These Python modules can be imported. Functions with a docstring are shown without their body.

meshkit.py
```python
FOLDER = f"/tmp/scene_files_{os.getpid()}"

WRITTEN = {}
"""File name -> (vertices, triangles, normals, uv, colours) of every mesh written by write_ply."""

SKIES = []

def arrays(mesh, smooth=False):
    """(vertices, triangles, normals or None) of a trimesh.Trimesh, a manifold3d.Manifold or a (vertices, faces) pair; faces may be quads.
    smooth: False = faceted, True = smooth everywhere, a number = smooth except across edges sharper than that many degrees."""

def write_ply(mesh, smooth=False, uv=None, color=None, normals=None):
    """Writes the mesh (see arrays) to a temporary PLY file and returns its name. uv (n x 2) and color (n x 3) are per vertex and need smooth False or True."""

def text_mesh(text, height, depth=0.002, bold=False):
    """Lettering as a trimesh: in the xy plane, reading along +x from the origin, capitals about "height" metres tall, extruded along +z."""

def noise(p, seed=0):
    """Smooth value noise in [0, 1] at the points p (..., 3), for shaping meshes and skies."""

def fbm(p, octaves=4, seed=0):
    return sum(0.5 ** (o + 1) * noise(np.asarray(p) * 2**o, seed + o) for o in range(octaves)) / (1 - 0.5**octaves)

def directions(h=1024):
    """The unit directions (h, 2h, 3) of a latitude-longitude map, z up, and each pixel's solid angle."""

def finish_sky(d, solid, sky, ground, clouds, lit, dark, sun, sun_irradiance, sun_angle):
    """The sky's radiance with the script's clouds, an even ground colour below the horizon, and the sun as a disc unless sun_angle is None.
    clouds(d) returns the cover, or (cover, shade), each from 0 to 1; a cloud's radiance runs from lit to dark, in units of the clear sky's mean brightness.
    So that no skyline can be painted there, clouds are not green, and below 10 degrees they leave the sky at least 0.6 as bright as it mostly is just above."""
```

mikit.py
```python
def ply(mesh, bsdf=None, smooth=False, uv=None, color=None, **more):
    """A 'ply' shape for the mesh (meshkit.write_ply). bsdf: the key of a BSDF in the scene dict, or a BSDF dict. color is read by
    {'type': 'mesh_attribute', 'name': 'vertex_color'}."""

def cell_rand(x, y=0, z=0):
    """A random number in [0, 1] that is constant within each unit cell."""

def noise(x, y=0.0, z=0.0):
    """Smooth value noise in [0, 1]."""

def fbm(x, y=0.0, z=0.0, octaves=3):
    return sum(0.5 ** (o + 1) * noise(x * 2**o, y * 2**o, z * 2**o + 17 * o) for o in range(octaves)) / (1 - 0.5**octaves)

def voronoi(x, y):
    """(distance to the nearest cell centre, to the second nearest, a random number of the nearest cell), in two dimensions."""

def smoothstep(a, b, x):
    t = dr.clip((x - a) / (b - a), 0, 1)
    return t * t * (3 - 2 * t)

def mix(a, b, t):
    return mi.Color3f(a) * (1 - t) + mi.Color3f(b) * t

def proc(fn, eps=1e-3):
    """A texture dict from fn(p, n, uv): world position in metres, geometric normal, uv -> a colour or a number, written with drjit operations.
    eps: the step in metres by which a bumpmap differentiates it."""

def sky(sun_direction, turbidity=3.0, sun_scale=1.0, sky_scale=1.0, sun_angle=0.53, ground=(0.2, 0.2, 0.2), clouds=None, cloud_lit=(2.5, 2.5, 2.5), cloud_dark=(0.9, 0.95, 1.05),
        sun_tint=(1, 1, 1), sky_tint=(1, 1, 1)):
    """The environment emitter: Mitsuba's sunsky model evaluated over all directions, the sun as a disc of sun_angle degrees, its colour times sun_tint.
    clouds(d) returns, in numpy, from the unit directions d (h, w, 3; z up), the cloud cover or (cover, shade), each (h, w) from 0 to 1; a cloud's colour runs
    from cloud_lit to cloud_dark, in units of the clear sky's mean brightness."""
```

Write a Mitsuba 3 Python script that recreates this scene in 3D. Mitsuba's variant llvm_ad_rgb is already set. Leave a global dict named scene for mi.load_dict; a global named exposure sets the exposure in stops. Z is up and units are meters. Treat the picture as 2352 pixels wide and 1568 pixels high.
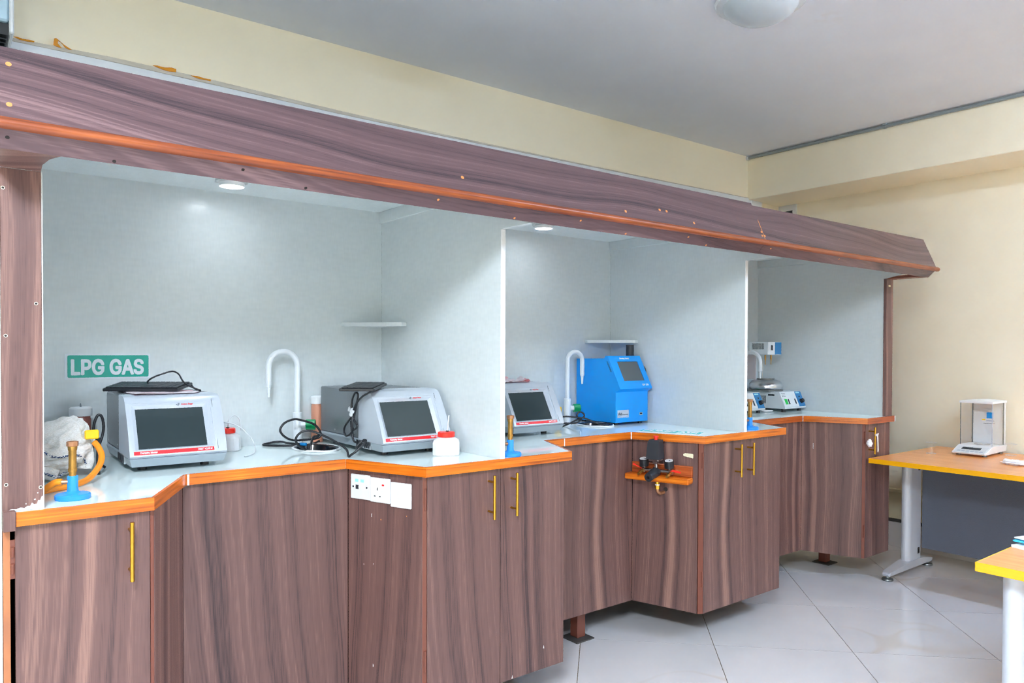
import math, random
import numpy as np, trimesh, shapely
from shapely.geometry import Polygon, box as sbox
from trimesh.creation import extrude_polygon
import drjit as dr
import mitsuba as mi
import mikit, meshkit
from mikit import proc, noise, fbm, smoothstep, mix, cell_rand

T = mi.ScalarTransform4f
scene, labels, used = {}, {}, set()
random.seed(4)
rng = np.random.default_rng(4)

# ------------------------------------------------------------------ camera, lights, exposure
exposure = 1.04
YAW, PIT, ROL = math.radians(52.1276), math.radians(-0.8526), math.radians(0.1806)
CAM = [0.0, 0.0, 1.333]
fw = np.array([math.cos(YAW) * math.cos(PIT), math.sin(YAW) * math.cos(PIT), math.sin(PIT)])
rt = np.array([math.sin(YAW), -math.cos(YAW), 0.0])
up0 = np.cross(rt, fw)
up = -rt * math.sin(ROL) + up0 * math.cos(ROL)
scene['camera'] = {'type': 'perspective', 'fov_axis': 'x', 'fov': 2 * math.degrees(math.atan(1176 / 1703.3)), 'near_clip': 0.05, 'far_clip': 60,
                   'principal_point_offset_x': 0.0, 'principal_point_offset_y': -(828.04 - 784) / 1568,
                   'to_world': T().look_at(origin=CAM, target=(np.array(CAM) + fw).tolist(), up=up.tolist())}
scene['sky'] = mikit.sky([-0.3, -0.5, 0.8], turbidity=4, sun_scale=0.0, sky_scale=2.2, sky_tint=(0.98, 1.0, 1.04))
PANEL_LAMPS = [(-0.55, -0.35, 52.0)]     # x, y, radiance of the lit ceiling panels of the room (behind the camera)
TUBES = [(3.75, -0.35, 130.0), (1.0, -1.7, 66.0)]                                                # bare fluorescent battens of the room, right of the view
LED = 22.0                                                                  # radiance of the small lamps in the bays


# ------------------------------------------------------------------ colours and materials
def lin(r, g, b):
    c = np.array([r, g, b]) / 255.0
    return [float(x) for x in np.where(c <= 0.04045, c / 12.92, ((c + 0.055) / 1.055) ** 2.4)]


def mat(name, col=None, rough=0.5, metal=0.0, spec=0.5, coat=0.0, tex=None, bump=None, bscale=0.001, sheen=0.0, eps=1e-3):
    b = {'type': 'principled', 'base_color': proc(tex) if tex else {'type': 'rgb', 'value': list(col)}, 'roughness': rough, 'metallic': metal, 'specular': spec}
    if coat:
        b['clearcoat'], b['clearcoat_gloss'] = coat, 0.95
    if sheen:
        b['sheen'] = sheen
    if bump:
        b = {'type': 'bumpmap', 'arbitrary': proc(bump, eps), 'scale': bscale, 'bsdf': b}
    scene[name] = {'type': 'twosided', 'bsdf': b}
    return name


def wood_col(h, z, dark, midc, light, k=1.0):
    w = fbm(h * 1.6 + 7.0, z * 0.9, 3.0, 3) - 0.5
    w2 = noise(h * 6.0, z * 2.6, 1.0) - 0.5
    hh = h + 0.10 * k * w + 0.018 * k * w2
    # strips of differing tone with fairly crisp edges
    q = hh * 31.0 + 1.6 * noise(hh * 13.0, z * 0.3, 13.0)
    i = dr.floor(q)
    f = q - i
    tone = dr.lerp(cell_rand(i, 3.0, 5.0), cell_rand(i + 1, 3.0, 5.0), smoothstep(0.55, 1.0, f))
    band = fbm(hh * 46.0, z * 0.16, 9.0, 2)
    fine = noise(hh * 250.0, z * 0.7, 2.0)
    fibre = noise(h * 900.0, z * 24.0, 4.0)
    t = 0.27 * tone + 0.36 * band + 0.19 * fine + 0.15 * fibre
    c = mix(dark, midc, smoothstep(0.14, 0.46, t))
    return mi.Color3f(mix(c, light, smoothstep(0.46, 0.80, t)))


WD, WM, WL = lin(60, 44, 45), lin(99, 72, 68), lin(136, 103, 93)
mat('walnut_upright', rough=0.42, spec=0.4, tex=lambda p, n, uv: wood_col(p.x * 0.7 + p.y * 1.1, p.z, WD, WM, WL))
mat('walnut_level', rough=0.36, spec=0.45, tex=lambda p, n, uv: wood_col(p.z * 1.15 + p.y * 0.5 + p.x * 0.03, p.x * 0.8, lin(58, 45, 50), lin(92, 70, 73), lin(128, 101, 102), 2.2))


def orange_wood(p, base, light, dark):
    s = noise(p.x * 6.0 + p.y * 6.0, p.z * 260.0, 1.0)
    m = fbm(p.x * 9.0 - p.y * 7.0, p.z * 60.0, p.y * 4.0, 3)
    c = mix(dark, base, smoothstep(0.15, 0.5, 0.5 * s + 0.5 * m))
    return mi.Color3f(mix(c, light, smoothstep(0.5, 0.85, 0.45 * s + 0.55 * m)))


mat('varnished_wood', rough=0.22, spec=0.5, tex=lambda p, n, uv: orange_wood(p, lin(196, 98, 22), lin(222, 128, 34), lin(146, 66, 18)))
mat('varnished_wood_red', rough=0.25, spec=0.5, tex=lambda p, n, uv: orange_wood(p, lin(160, 76, 34), lin(186, 98, 46), lin(120, 54, 26)))
mat('moulding_wood', rough=0.3, spec=0.5, tex=lambda p, n, uv: orange_wood(p, lin(132, 64, 32), lin(160, 84, 40), lin(96, 46, 28)))
mat('stile_brown', lin(106, 56, 42), 0.4)
mat('post_rust', rough=0.5, tex=lambda p, n, uv: mix(lin(130, 80, 58), lin(176, 110, 66), fbm(p.x * 8, p.y * 8, p.z * 9, 3)))
mat('dark_brown', lin(34, 24, 22), 0.7)
mat('steel_brown', lin(104, 58, 46), 0.45)
mat('plate_dark', lin(62, 60, 58), 0.55)


def painted(p):
    f = noise(p.x * 260, p.y * 260, p.z * 34) * 0.5 + noise(p.x * 40, p.y * 40, p.z * 90) * 0.5
    return mi.Color3f(mix(lin(204, 212, 213), lin(214, 221, 222), f))


mat('bay_paint', rough=0.24, spec=0.35, tex=lambda p, n, uv: painted(p), bump=lambda p, n, uv: noise(p.x * 90, p.y * 90, p.z * 210), bscale=0.00018)
mat('worktop_white', lin(202, 214, 212), 0.06, spec=0.55)


def cream(p):
    return mi.Color3f(mix(lin(236, 225, 197), lin(242, 233, 210), fbm(p.x * 3 + 3, p.y * 3, p.z * 3, 4)))


mat('wall_cream', rough=0.6, spec=0.25, tex=lambda p, n, uv: cream(p), bump=lambda p, n, uv: fbm(p.x * 40, p.y * 40, p.z * 40, 3), bscale=0.0015)


def ceiling_tex(p):
    f = fbm(p.x * 2.2, p.y * 2.2, 3.0, 4)
    stain = smoothstep(0.12, 0.02, dr.sqrt(dr.square(p.x - 3.05) * 1.0 + dr.square(p.y - 1.72))) * 0.16
    c = mix(lin(210, 214, 223), lin(221, 225, 233), f)
    return mi.Color3f(mix(c, lin(196, 176, 150), stain * smoothstep(0.3, 0.7, fbm(p.x * 22, p.y * 22, 1, 3))))


mat('ceiling_paint', rough=0.7, spec=0.2, tex=lambda p, n, uv: ceiling_tex(p))
mat('pier_paint', lin(176, 180, 168), 0.6)


def tile_tex(p):
    u = (p.y - p.x) * 0.70711 + 0.4962
    v = (p.x + p.y) * 0.70711 - 3.422
    a = cell_rand(dr.floor(u / 0.6), dr.floor(v / 0.6), 3.0)
    q = a * 37.0
    w = fbm(p.x * 2.1 + q, p.y * 2.1 - q, 2.0, 3)
    vein = dr.abs(fbm(p.x * 2.6 + q + w, p.y * 3.4 + q, 7.0, 2) - 0.5)
    c = mix(lin(205, 204, 204), lin(216, 214, 213), fbm(p.x * 5 + q, p.y * 5, 5.0, 3))
    c = mix(c, lin(196, 182, 162), (1 - smoothstep(0.0, 0.05, vein)) * smoothstep(0.45, 0.75, noise(p.x * 1.3 + q, p.y * 1.3, 9.0)) * 0.4)
    return mi.Color3f(c * (0.97 + 0.05 * a))


mat('tile_cream', rough=0.055, spec=0.5, tex=lambda p, n, uv: tile_tex(p))
mat('grout', lin(122, 112, 98), 0.9)
mat('white_gloss', lin(222, 225, 226), 0.2)
mat('white_satin', lin(228, 231, 232), 0.4)
mat('faucet_white', lin(226, 232, 236), 0.16)
mat('frame_white', lin(222, 226, 230), 0.35)
mat('ac_blue_white', lin(178, 206, 222), 0.35)
mat('ac_dark', lin(40, 44, 46), 0.5)
mat('dark_pane', lin(38, 42, 48), 0.1)
mat('caulk_grey', rough=0.8, tex=lambda p, n, uv: mix(lin(176, 168, 152), lin(206, 200, 188), fbm(p.x * 12, p.z * 60, 1, 3)))
mat('tape_orange', lin(200, 130, 24), 0.6)
mat('brass', lin(196, 152, 58), 0.24, 1.0)
mat('brass_old', rough=0.34, metal=0.9, tex=lambda p, n, uv: mix(lin(150, 112, 58), lin(206, 158, 82), fbm(p.x * 120, p.y * 120, p.z * 60, 2)))
mat('copper_brown', lin(176, 126, 92), 0.4, 0.7)
mat('chrome', lin(205, 205, 205), 0.15, 1.0)
mat('galvanised', lin(138, 148, 150), 0.35, 0.35)
mat('aluminium', lin(212, 214, 218), 0.16, 1.0)
mat('meter_silver', lin(172, 180, 188), 0.28, 0.25)
mat('meter_light', lin(186, 194, 203), 0.24, 0.2)
mat('meter_grey', rough=0.3, metal=0.45, tex=lambda p, n, uv: mix(lin(104, 110, 114), lin(116, 122, 126), noise(p.x * 900, p.y * 900, p.z * 900)))
mat('meter_base', lin(156, 168, 176), 0.3, 0.2)
mat('screen_dark', lin(46, 56, 58), 0.08, spec=0.6)
mat('screen_grey', lin(82, 88, 92), 0.2, spec=0.5)
mat('screen_strip', lin(104, 116, 128), 0.15)
mat('red_print', lin(206, 24, 34), 0.35)
mat('red_plastic', lin(232, 40, 26), 0.3)
mat('white_print', lin(240, 242, 244), 0.5)
mat('grey_print', lin(96, 104, 112), 0.5)
mat('dark_print', lin(30, 36, 44), 0.5)
mat('black_plastic', lin(26, 28, 32), 0.35)
mat('black_satin', lin(34, 38, 44), 0.5)
mat('black_gloss', lin(14, 16, 20), 0.12)
mat('key_black', lin(36, 40, 44), 0.4)
mat('sign_green', lin(22, 150, 132), 0.3)
mat('sign_backing', lin(214, 222, 228), 0.2)
mat('sign_teal', lin(40, 176, 178), 0.25)
mat('burner_blue', lin(40, 140, 226), 0.3)
mat('hose_orange', lin(240, 138, 18), 0.35)
mat('valve_yellow', lin(244, 198, 20), 0.35)
mat('knob_green', lin(16, 138, 82), 0.3)
mat('towel_white', rough=0.95, sheen=0.6, tex=lambda p, n, uv: mix(lin(214, 210, 202), lin(240, 238, 234), noise(p.x * 420, p.y * 420, p.z * 420)),
    bump=lambda p, n, uv: noise(p.x * 330, p.y * 330, p.z * 330), bscale=0.004)
mat('stitch_navy', rough=0.9, tex=lambda p, n, uv: mix(lin(40, 58, 92), lin(216, 216, 216), smoothstep(0.45, 0.6, noise(p.x * 300, p.y * 300, p.z * 300))))
mat('bottle_white', lin(228, 229, 230), 0.3)
mat('bottle_brown', lin(140, 86, 76), 0.2)
mat('bottle_orange', lin(206, 142, 116), 0.22)
mat('tube_clear', lin(214, 220, 222), 0.2)
mat('device_blue', lin(0, 146, 232), 0.35)
mat('device_white', lin(206, 214, 218), 0.4)
mat('device_panel', lin(222, 228, 232), 0.4)
mat('panel_blue', lin(38, 116, 170), 0.35)
mat('column_pink', lin(188, 178, 180), 0.35, 0.3)
mat('plate_grey', lin(120, 122, 118), 0.35, 0.5)
mat('switch_green', lin(10, 178, 66), 0.3)
mat('slot_dark', lin(40, 46, 52), 0.6)
mat('light_blue_print', lin(150, 214, 228), 0.5)


def desk_top(p):
    s = noise(p.x * 110.0, p.y * 5.0, 1.0) * 0.5 + fbm(p.x * 26.0, p.y * 2.0, 3.0, 3) * 0.5
    return mi.Color3f(mix(lin(204, 128, 66), lin(226, 154, 92), s))


mat('desk_wood', rough=0.24, spec=0.5, tex=lambda p, n, uv: desk_top(p))
mat('desk_edge', lin(240, 170, 8), 0.3)
mat('desk_metal', lin(192, 198, 208), 0.35)
mat('desk_grey', rough=0.75, tex=lambda p, n, uv: mix(lin(66, 72, 84), lin(92, 98, 112), noise(p.x * 700, p.y * 700, p.z * 700)))
mat('zinc', lin(120, 126, 128), 0.3, 0.8)
mat('lamp_shade', lin(188, 198, 206), 0.12)
mat('lamp_ring', lin(214, 220, 224), 0.25)
mat('paper_white', lin(236, 236, 238), 0.8)
mat('paper_grey', lin(210, 214, 216), 0.7)
mat('paper_cyan', lin(60, 186, 220), 0.6)
mat('label_blue', lin(20, 140, 214), 0.4)
mat('label_silver', lin(176, 184, 198), 0.3)
mat('plug_orange', lin(206, 134, 78), 0.6)
mat('hole_dark', lin(30, 22, 20), 0.7)
mat('skirt_cream', lin(214, 206, 176), 0.5)
mat('bag_pink', rough=0.3, tex=lambda p, n, uv: mix(lin(222, 210, 214), lin(228, 164, 170), smoothstep(0.52, 0.74, fbm(p.x * 14, p.y * 26, 2, 2))))
mat('adhesive', lin(222, 216, 186), 0.6)
scene['glass'] = {'type': 'thindielectric', 'int_ior': 1.5}
scene['beaker_glass'] = {'type': 'dielectric', 'int_ior': 1.5, 'ext_ior': 1.0}
scene['film_clear'] = {'type': 'thindielectric', 'int_ior': 1.45}
mat('lamp_body', lin(240, 240, 240), 0.3)


# ------------------------------------------------------------------ helpers
def numbered(base):
    k, n = base, 0
    while k in used:
        n += 1
        k = f'{base}_{n:03d}'
    used.add(k)
    return k


def thing(base, label, cat, group=None, kind=None):
    k = numbered(base)
    labels[k] = {'label': label}
    if kind:
        labels[k]['kind'] = kind
    else:
        labels[k]['category'] = cat
    if group:
        labels[k]['group'] = group
    return k


def part(parent, base, mesh, m, smooth=False, label=None, kind=None, **more):
    k = numbered(f'{parent}__{base}')
    scene[k] = mikit.ply(mesh, m, smooth, **more)
    if label or kind:
        labels[k] = {}
        if label:
            labels[k]['label'] = label
        if kind:
            labels[k]['kind'] = kind
    return k


def single(base, mesh, m, label, cat, smooth=False, group=None, kind=None, **more):
    k = thing(base, label, cat, group, kind)
    scene[k] = mikit.ply(mesh, m, smooth, **more)
    return k


def struct(base, mesh, m, label, smooth=False):
    return single(base, mesh, m, label, None, smooth, kind='structure')


def hull(pts):
    return trimesh.convex.convex_hull(np.array(pts, float))


def bx(x0, x1, y0, y1, z0, z1, b=0.0):
    """box with its edges chamfered by b"""
    if b <= 0:
        m = trimesh.creation.box([x1 - x0, y1 - y0, z1 - z0])
        m.apply_translation([(x0 + x1) / 2, (y0 + y1) / 2, (z0 + z1) / 2])
        return m
    P = []
    for x, dx in ((x0, b), (x1, -b)):
        for y, dy in ((y0, b), (y1, -b)):
            for z, dz in ((z0, b), (z1, -b)):
                P += [(x, y + dy, z + dz), (x + dx, y, z + dz), (x + dx, y + dy, z)]
    return hull(P)


def cat(*m):
    return trimesh.util.concatenate([a.copy() for a in m])


def xf(m, M):
    m = m.copy()
    m.apply_transform(M)
    return m


def mv(x=0, y=0, z=0, rz=0.0):
    M = np.eye(4)
    c, s = math.cos(rz), math.sin(rz)
    M[:2, :2] = [[c, -s], [s, c]]
    M[:3, 3] = [x, y, z]
    return M


def frame(o, ux, uy):
    """local x, y, z to world: x along ux, y along uy"""
    ux, uy = np.array(ux, float), np.array(uy, float)
    ux /= np.linalg.norm(ux)
    uz = np.cross(ux, uy)
    uz /= np.linalg.norm(uz)
    uy = np.cross(uz, ux)
    M = np.eye(4)
    M[:3, 0], M[:3, 1], M[:3, 2], M[:3, 3] = ux, uy, uz, o
    return M


def prism(poly, z0, z1):
    m = extrude_polygon(Polygon(poly) if not hasattr(poly, 'geom_type') else poly, z1 - z0, engine='earcut')
    m.apply_translation([0, 0, z0])
    return m


def along_x(poly_yz, x0, x1):
    """polygon in (y, z) swept from x0 to x1"""
    m = extrude_polygon(Polygon(poly_yz), x1 - x0, engine='earcut')
    M = np.array([[0, 0, 1, x0], [1, 0, 0, 0], [0, 1, 0, 0], [0, 0, 0, 1.0]])
    m.apply_transform(M)
    return m


def along_y(poly_xz, y0, y1):
    m = extrude_polygon(Polygon(poly_xz), y1 - y0, engine='earcut')
    M = np.array([[1, 0, 0, 0], [0, 0, -1, y1], [0, 1, 0, 0], [0, 0, 0, 1.0]])
    m.apply_transform(M)
    return m


def lathe(prof, n=32, x=0, y=0, z=0, sx=1.0, sy=1.0):
    """closed revolve of (r, z) pairs around z"""
    prof = np.array(prof, float)
    a = np.arange(n) * 2 * np.pi / n
    V = np.concatenate([np.stack([r * np.cos(a) * sx + x, r * np.sin(a) * sy + y, np.full(n, h + z)], 1) for r, h in prof])
    F = []
    for i in range(len(prof) - 1):
        for j in range(n):
            a0, a1, b0, b1 = i * n + j, i * n + (j + 1) % n, (i + 1) * n + j, (i + 1) * n + (j + 1) % n
            F += [(a0, a1, b1), (a0, b1, b0)]
    m = trimesh.Trimesh(V, F, process=False)
    m.merge_vertices()
    m.update_faces(m.nondegenerate_faces())
    return m


def cyl(p0, p1, r, n=20, r1=None):
    p0, p1 = np.array(p0, float), np.array(p1, float)
    d = p1 - p0
    L = np.linalg.norm(d)
    m = lathe([(0, 0), (r, 0), (r if r1 is None else r1, L), (0, L)], n)
    w = d / L
    a = np.cross(w, [0, 0, 1] if abs(w[2]) < 0.9 else [1, 0, 0])
    a /= np.linalg.norm(a)
    M = np.eye(4)
    M[:3, 0], M[:3, 1], M[:3, 2], M[:3, 3] = a, np.cross(w, a), w, p0
    return xf(m, M)


def spline(pts, per=8):
    P = np.array(pts, float)
    P = np.vstack([2 * P[0] - P[1], P, 2 * P[-1] - P[-2]])
    out = []
    for i in range(1, len(P) - 2):
        t = np.linspace(0, 1, per, endpoint=False)[:, None]
        a, b, c, d = P[i - 1], P[i], P[i + 1], P[i + 2]
        out.append(0.5 * (2 * b + (c - a) * t + (2 * a - 5 * b + 4 * c - d) * t ** 2 + (3 * b - a - 3 * c + d) * t ** 3))
    out.append(P[-2][None])
    return np.vstack(out)


def tube(pts, r, n=10, smooth=True, per=8):
    p = spline(pts, per) if smooth else np.array(pts, float)
    t = np.gradient(p, axis=0)
    t /= np.linalg.norm(t, axis=1, keepdims=True) + 1e-12
    a = np.cross(t[0], [0, 0, 1] if abs(t[0][2]) < 0.9 else [1, 0, 0])
    a /= np.linalg.norm(a)
    A = []
    for k in range(len(p)):
        a = a - t[k] * (a @ t[k])
        a /= np.linalg.norm(a) + 1e-12
        A.append(a)
    A = np.array(A)
    B = np.cross(t, A)
    r = np.broadcast_to(r, (len(p),))
    ang = np.arange(n) * 2 * np.pi / n
    V = (p[:, None] + r[:, None, None] * (np.cos(ang)[None, :, None] * A[:, None] + np.sin(ang)[None, :, None] * B[:, None])).reshape(-1, 3)
    F = []
    for i in range(len(p) - 1):
        for j in range(n):
            a0, a1, b0, b1 = i * n + j, i * n + (j + 1) % n, (i + 1) * n + j, (i + 1) * n + (j + 1) % n
            F += [(a0, a1, b1), (a0, b1, b0)]
    V = np.vstack([V, p[:1], p[-1:]])
    c0, c1 = len(V) - 2, len(V) - 1
    for j in range(n):
        F += [(c0, (j + 1) % n, j), (c1, (len(p) - 1) * n + j, (len(p) - 1) * n + (j + 1) % n)]
    return trimesh.Trimesh(V, F, process=False)


def minus(a, *bs):
    return trimesh.boolean.difference([a, *bs], engine='manifold')


def text(s, height, width=None, depth=0.0008, bold=True):
    m = meshkit.text_mesh(s, height, depth, bold)
    m.apply_translation([-m.bounds[0][0], 0, 0])
    if width:
        m.apply_scale([width / m.bounds[1][0], 1, 1])
    return m


def heavy(m, r):
    return cat(*[xf(m, mv(dx, dy, 0.00002 * i)) for i, (dx, dy) in enumerate(((0, 0), (r, 0), (-r, 0), (0, r), (0, -r), (r * .7, r * .7), (-r * .7, r * .7), (r * .7, -r * .7), (-r * .7, -r * .7)))])


def plate(p, q, z0, z1, t, b=0.0, off=0.0):
    """upright panel whose outer face runs from p to q (seen from the room, left to right), t thick"""
    p, q = np.array(p, float), np.array(q, float)
    d = (q - p) / np.linalg.norm(q - p)
    return xf(bx(0, np.linalg.norm(q - p), off, off + t, z0, z1, b), frame([p[0], p[1], 0], [d[0], d[1], 0], [-d[1], d[0], 0]))


# ------------------------------------------------------------------ the room
XR, YW, ZC, XL, YF = 5.17, 3.28, 2.765, -2.4, -3.4
fl = struct('floor', bx(XL, XR, YF, 3.45, -0.06, -0.003), 'grout', 'cream polished tiles laid diagonally with thin brown joints')
room = sbox(XL, YF, XR, YW)
r2 = math.sqrt(0.5)
for i in range(-14, 15):
    for j in range(-14, 20):
        u0, v0, g = -0.4962 + 0.6 * i, 3.422 + 0.6 * j, 0.0018
        c = [(u0 + g, v0 + g), (u0 + 0.6 - g, v0 + g), (u0 + 0.6 - g, v0 + 0.6 - g), (u0 + g, v0 + 0.6 - g)]
        s = Polygon([((v - u) * r2, (v + u) * r2) for u, v in c]).intersection(room)
        if s.area > 0.01:
            part(fl, 'tile', prism(s, -0.003, 0.0), 'tile_cream')
struct('ceiling', bx(XL, XR, YF, 3.45, ZC, ZC + 0.1), 'ceiling_paint', 'plain off-white painted ceiling')

wb = struct('wall_back', bx(XL, XR, YW + 0.12, 3.5, 0, ZC), 'wall_cream', 'cream wall behind and above the fume cupboard')
SAG = [(0.20, 2.462), (0.55, 2.472), (0.95, 2.468), (1.5, 2.454), (2.1, 2.447), (3.2, 2.449), (4.2, 2.455), (4.785, 2.460)]     # uneven lower edge of the beam
part(wb, 'beam', along_y([(XL, 2.460)] + SAG + [(XR, 2.460), (XR, ZC), (XL, ZC)], YW, 3.45), 'wall_cream')
part(wb, 'lower_wall', bx(XL, XR, YW, 3.45, 0, 1.3), 'wall_cream')
part(wb, 'pier', bx(4.915, XR, YW, 3.45, 1.3, 2.449), 'wall_cream')
wr = struct('wall_right', bx(XR, XR + 0.15, YF, 3.45, 0, ZC), 'wall_cream', 'cream wall at the right behind the desk')
part(wr, 'beam', bx(4.758, XR + 0.05, YF, YW + 0.01, 2.445, ZC, 0.004), 'wall_cream', label='cream ceiling beam')
wl = struct('wall_left', bx(XL - 0.15, XL, YF, 3.45, 0, ZC), 'wall_cream', 'cream wall at the left')
part(wl, 'pier', bx(XL, 0.1215, 2.1125, YW, 0, 1.74), 'pier_paint', label='grey-green pier left of the cabinets')
# front wall with three window openings on the room's daylight side
wf = struct('wall_front', bx(XL, XR, YF - 0.15, YF, 0, 0.95), 'wall_cream', 'cream wall with windows facing the cupboard')
part(wf, 'lintel', bx(XL, XR, YF - 0.15, YF, 2.25, ZC), 'wall_cream')
for x0, x1 in ((XL, -1.9), (-0.4, 0.2), (1.7, 2.3), (4.2, XR)):
    part(wf, 'pier', bx(x0, x1, YF - 0.15, YF, 0.95, 2.25), 'wall_cream')
for x0, x1, n in ((-1.9, -0.4, 3), (0.2, 1.7, 4), (2.3, 4.2, 5)):
    w = thing(f'window_{n}', 'white framed window in the front wall', None, kind='structure')
    part(w, 'frame', cat(bx(x0, x1, YF - 0.1, YF - 0.05, 0.95, 1.0), bx(x0, x1, YF - 0.1, YF - 0.05, 2.2, 2.25), bx(x0, x0 + 0.05, YF - 0.1, YF - 0.05, 1.0, 2.2),
                         bx(x1 - 0.05, x1, YF - 0.1, YF - 0.05, 1.0, 2.2), bx((x0 + x1) / 2 - 0.025, (x0 + x1) / 2 + 0.025, YF - 0.1, YF - 0.05, 1.0, 2.2)), 'frame_white')

# window behind the hood: only its head shows between beam and hood
w1 = thing('window_1', 'white window frame under the beam behind the hood', None, kind='structure')
GREY = [0.010, 0.017, 0.018, 0.014, 0.009, 0.006, 0.004, 0.003]
part(w1, 'frame_head', along_y([(0.21, 2.30), (4.78, 2.30)] + [(min(max(x, 0.21), 4.78), z - g) for (x, z), g in zip(SAG, GREY)][::-1], 3.272, 3.33), 'frame_white')
part(w1, 'frame_side', bx(4.78, 4.915, 3.262, 3.36, 1.3, 2.462, 0.003), 'frame_white')
part(w1, 'frame_side', bx(0.12, 0.21, 3.28, 3.33, 1.3, 2.449, 0.003), 'frame_white')
for k in range(4):
    xa = 0.21 + 1.1425 * k
    part(w1, 'mullion', bx(xa + 1.11, xa + 1.1425, 3.28, 3.33, 1.3, 2.30), 'frame_white')
    part(w1, 'pane', bx(xa, xa + 1.11, 3.30, 3.306, 1.3, 2.30), 'dark_pane')
struct('trim_1', along_y([(x, z - g + 0.0003) for (x, z), g in zip(SAG, GREY)] + [(x, z + 0.0005) for x, z in SAG[::-1]], 3.268, 3.2795), 'caulk_grey', 'rough grey strip of filler between beam and window frame')
w2 = thing('window_2', 'small white framed window at the wall corner', None, kind='structure')
part(w2, 'frame', minus(bx(XR - 0.012, XR + 0.02, 3.13, 3.279, 1.9, 2.444), bx(XR - 0.05, XR + 0.1, 3.16, 3.25, 1.95, 2.40)), 'frame_white')
part(w2, 'pane', bx(XR - 0.004, XR + 0.01, 3.158, 3.252, 1.948, 2.402), 'dark_pane')

# foot of the right wall: dado, trunking, skirting
struct('trim_2', bx(XR - 0.03, XR, 0.2, 2.9, 0.372, 0.396, 0.004), 'skirt_cream', 'cream ledge on the wall behind the desk')
k = thing('trim_3', 'cream panelling low on the wall behind the desk', None, kind='structure')
for y0, y1 in ((2.42, 2.9), (1.9, 2.415), (1.3, 1.895), (0.7, 1.295), (0.2, 0.695)):
    part(k, 'panel', bx(XR - 0.012, XR, y0, y1, 0.19, 0.372, 0.002), 'skirt_cream')
struct('trim_4', bx(XR - 0.02, XR, 0.2, 2.9, 0.17, 0.188, 0.003), 'plate_dark', 'dark strip along the wall under the panelling')
struct('baseboard_right', bx(XR - 0.014, XR, -3.3, 2.9, 0.0, 0.168, 0.002), 'tile_cream', 'tile skirting along the right wall')

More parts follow.
